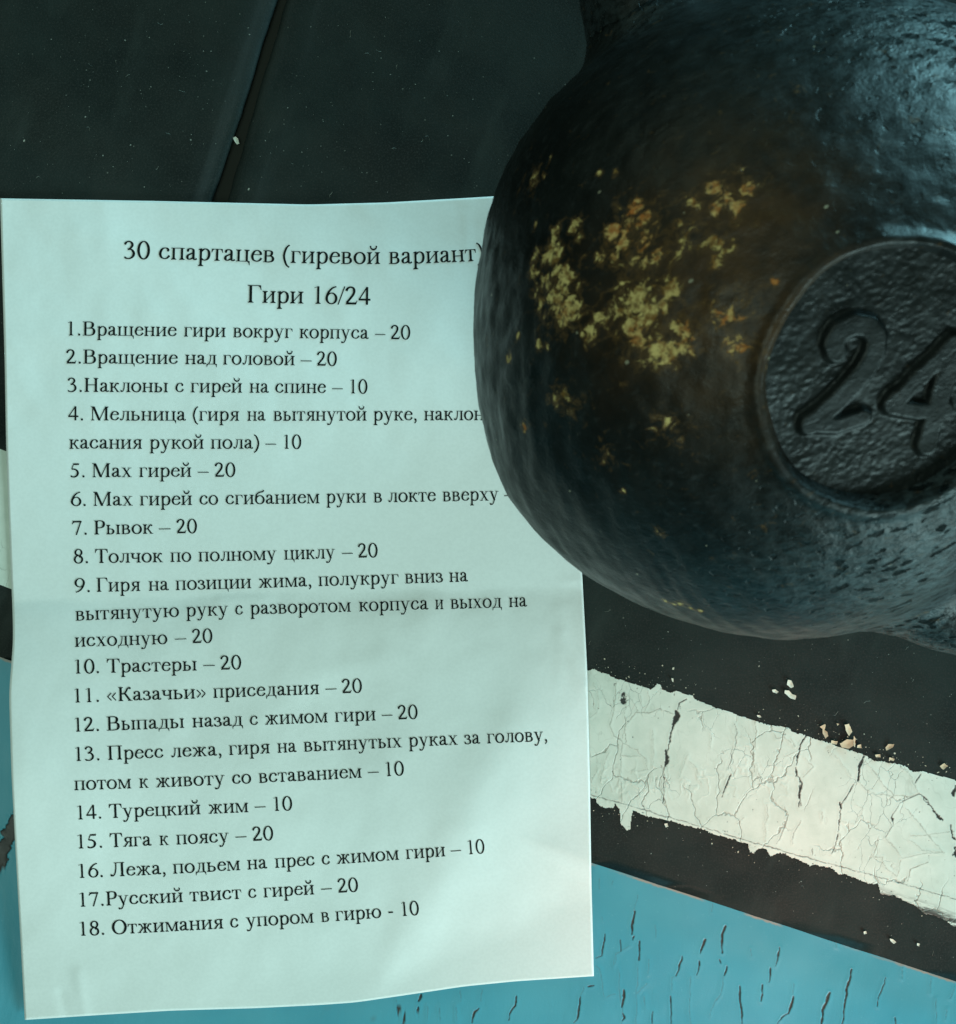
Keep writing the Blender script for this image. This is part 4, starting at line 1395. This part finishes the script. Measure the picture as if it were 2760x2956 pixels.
BODY, HEAD = 60.6, 76.5
LINES = [
    ([("30", 357.3, 432.8), ("спартацев", 458.6, 791.8), ("(гиревой", 816.4, 1097.4), ("вариант)", 1123, 1397)], [(357, 747), (505, 749.5), (690, 754), (790, 756), (850, 760), (980, 764), (1097, 763), (1123, 761), (1231, 757), (1375, 754)], HEAD),
    ([("Гири", 714.2, 875.9), ("16/24", 906.9, 1069.4)], [(714, 873), (876, 877), (1069, 879.5)], HEAD),
    ([("1.Вращение", 195.7, 510.3), ("гири", 531, 651.7), ("вокруг", 673, 844.4), ("корпуса", 864.7, 1065), ("–", 1082.3, 1112.5), ("20", 1127.6, 1184.5)], [(196, 968.4), (510, 971), (652, 973), (844, 977), (1065, 977.5), (1184, 980)], BODY),
    ([("2.Вращение", 190.5, 513.8), ("над", 534.5, 625.9), ("головой", 644, 850.9), ("–", 867.7, 900), ("20", 914.2, 972.4)], [(190, 1049.5), (514, 1051), (851, 1055), (972, 1056)], BODY),
    ([("3.Наклоны", 194.8, 485), ("с", 506.5, 531), ("гирей", 550.4, 699.1), ("на", 720.7, 776.7), ("спине", 794.8, 941.4), ("–", 958.6, 989.7), ("10", 1011.2, 1060.8)], [(195, 1131.4), (485, 1132), (699, 1134), (941, 1135.7), (1061, 1135.7)], BODY),
    ([("4.", 197, 240), ("Мельница", 261.6, 537.5), ("(гиря", 556.9, 690.5), ("на", 714.2, 767.2), ("вытянутой", 789.7, 1058.6), ("руке,", 1078, 1203), ("наклон", 1224.6, 1398)], [(197, 1213.3), (690, 1215), (1058, 1214), (1398, 1213)], BODY),
    ([("касания", 200, 410.3), ("рукой", 431.9, 588.4), ("пола)", 608.6, 748.7), ("–", 766, 797.4), ("10", 819.4, 869.8)], [(200, 1296), (588, 1295.2), (870, 1296)], BODY),
    ([("5.", 203.4, 244.4), ("Мах", 265.9, 381), ("гирей", 401.7, 552.6), ("–", 570.7, 603), ("20", 619.4, 679.7)], [(203, 1377.9), (552, 1377), (680, 1376.2)], BODY),
    ([("6.", 204.7, 247.8), ("Мах", 269.4, 383.6), ("гирей", 403.9, 554.7), ("со", 576.3, 630), ("сгибанием", 651.7, 922.8), ("руки", 942.2, 1057.3), ("в", 1078.9, 1103), ("локте", 1121, 1259), ("вверху", 1278.4, 1440), ("–", 1456, 1487)], [(205, 1461), (555, 1457.7), (923, 1453.4), (1100, 1450), (1259, 1447.8), (1440, 1444.7)], BODY),
    ([("7.", 207.8, 250.9), ("Рывок", 272.4, 442.7), ("–", 458.6, 493), ("20", 509.5, 569)], [(208, 1544), (443, 1541), (569, 1538.7)], BODY),
    ([("8.", 212.9, 254.3), ("Толчок", 274.6, 470.7), ("по", 492.2, 552.6), ("полному", 573.3, 799), ("циклу", 820.7, 968), ("–", 987.5, 1019), ("20", 1033.6, 1091)], [(213, 1626.6), (470, 1622), (799, 1617), (968, 1612.8), (1091, 1607.7)], BODY),
    ([("9.", 215.5, 259.5), ("Гиря", 278.9, 405.2), ("на", 429.7, 488), ("позиции", 507.3, 725.9), ("жима,", 746.6, 899), ("полукруг", 919.8, 1151.3), ("вниз", 1169.8, 1279.3), ("на", 1297.8, 1351.7)], [(215, 1709.8), (488, 1704), (726, 1699), (880, 1692.5), (1151, 1685.5), (1352, 1678.8)], BODY),
    ([("вытянутую", 218.5, 517.2), ("руку", 537.5, 659.5), ("с", 679.7, 702), ("разворотом", 722.8, 1013.4), ("корпуса", 1037, 1237.5), ("и", 1256.9, 1280.6), ("выход", 1301.3, 1448.7), ("на", 1470, 1522)], [(218, 1791.7), (517, 1781), (700, 1774.5), (1013, 1766), (1237, 1759.4), (1445, 1754.2), (1522, 1750.8)], BODY),
    ([("исходную", 216.4, 483.6), ("–", 505, 538.8), ("20", 554.7, 613.8)], [(216, 1868), (484, 1858), (614, 1855.8)], BODY),
    ([("10.", 216.4, 286.2), ("Трастеры", 309, 568.5), ("–", 587, 620.7), ("20", 636.6, 697)], [(215, 1944.7), (309, 1942.6), (568, 1935.7), (697, 1931.8)], BODY),
    ([("11.", 215, 286), ("«Казачьи»", 310, 594.4), ("приседания", 616, 922), ("–", 940, 972.4), ("20", 987.5, 1045.7)], [(214, 2028.4), (440, 2021), (594, 2016), (922, 2003.8), (1046, 1999.5)], BODY),
    ([("12.", 216.5, 286), ("Выпады", 308.2, 532.3), ("назад", 556, 701.3), ("с", 722, 745.7), ("жимом", 765, 946.6), ("гири", 967.2, 1085.3), ("–", 1102.6, 1134), ("20", 1149, 1206.5)], [(215, 2112.4), (532, 2102), (745, 2092.5), (946, 2085.7), (1206, 2074.9)], BODY),
    ([("13.", 218, 287.5), ("Пресс", 311.2, 472.8), ("лежа,", 494.4, 639.7), ("гиря", 661.6, 779.7), ("на", 801.7, 856.9), ("вытянутых", 877.6, 1161.2), ("руках", 1180.6, 1322.4), ("за", 1341, 1387), ("голову,", 1406.9, 1580)], [(216, 2197.8), (470, 2186.5), (640, 2181.5), (779, 2175.3), (857, 2171.9), (1161, 2156.8), (1321, 2149.5), (1570, 2140)], BODY),
    ([("потом", 215, 379.3), ("к", 402.6, 429.7), ("животу", 450, 649.6), ("со", 671, 725.9), ("вставанием", 747.8, 1044.8), ("–", 1063, 1094.4), ("10", 1114.7, 1167.2)], [(215, 2281.8), (379, 2275.4), (650, 2266), (1045, 2244), (1167, 2238.7)], BODY),
    ([("14.", 223.7, 292.7), ("Турецкий", 315.5, 579.7), ("жим", 602.2, 717.7), ("–", 735.8, 768), ("10", 791, 844.4)], [(224, 2365.9), (579, 2351.6), (844, 2338.7)], BODY),
    ([("15.", 225, 295.3), ("Тяга", 317.7, 438.4), ("к", 461.2, 488), ("поясу", 509.5, 661.6), ("–", 680.6, 713), ("20", 729.3, 789.7)], [(225, 2450), (438, 2441.5), (662, 2431.5), (790, 2425)], BODY),
    ([("16.", 228, 297.4), ("Лежа,", 319, 478.4), ("подьем", 500, 694), ("на", 715, 772.4), ("прес", 794.8, 909.9), ("с", 930.2, 953.9), ("жимом", 972.4, 1152.6), ("гири", 1172.8, 1286.2), ("–", 1302.2, 1332.3), ("10", 1352.6, 1400)], [(228, 2534.9), (478, 2524), (694, 2512), (910, 2498.2), (1152, 2483), (1286, 2471.5), (1400, 2462.9)], BODY),
    ([("17.Русский", 230.6, 528.9), ("твист", 548.3, 697.8), ("с", 717.7, 741.4), ("гирей", 761.6, 907.8), ("–", 928, 959.5), ("20", 975.9, 1034.9)], [(231, 2618), (529, 2604), (698, 2595), (908, 2582.4), (1035, 2573.7)], BODY),
    ([("18.", 231.5, 301.3), ("Отжимания", 324, 645.3), ("с", 665.5, 689.7), ("упором", 711.2, 906.5), ("в", 928, 950.9), ("гирю", 969.4, 1101.7), ("-", 1122.4, 1136.2), ("10", 1160.8, 1210.8)], [(231, 2702), (645, 2680), (906, 2664.2), (1101, 2650), (1211, 2640.5)], BODY),
]
for words, base, em in LINES:
    text_line(words, base, em, None)
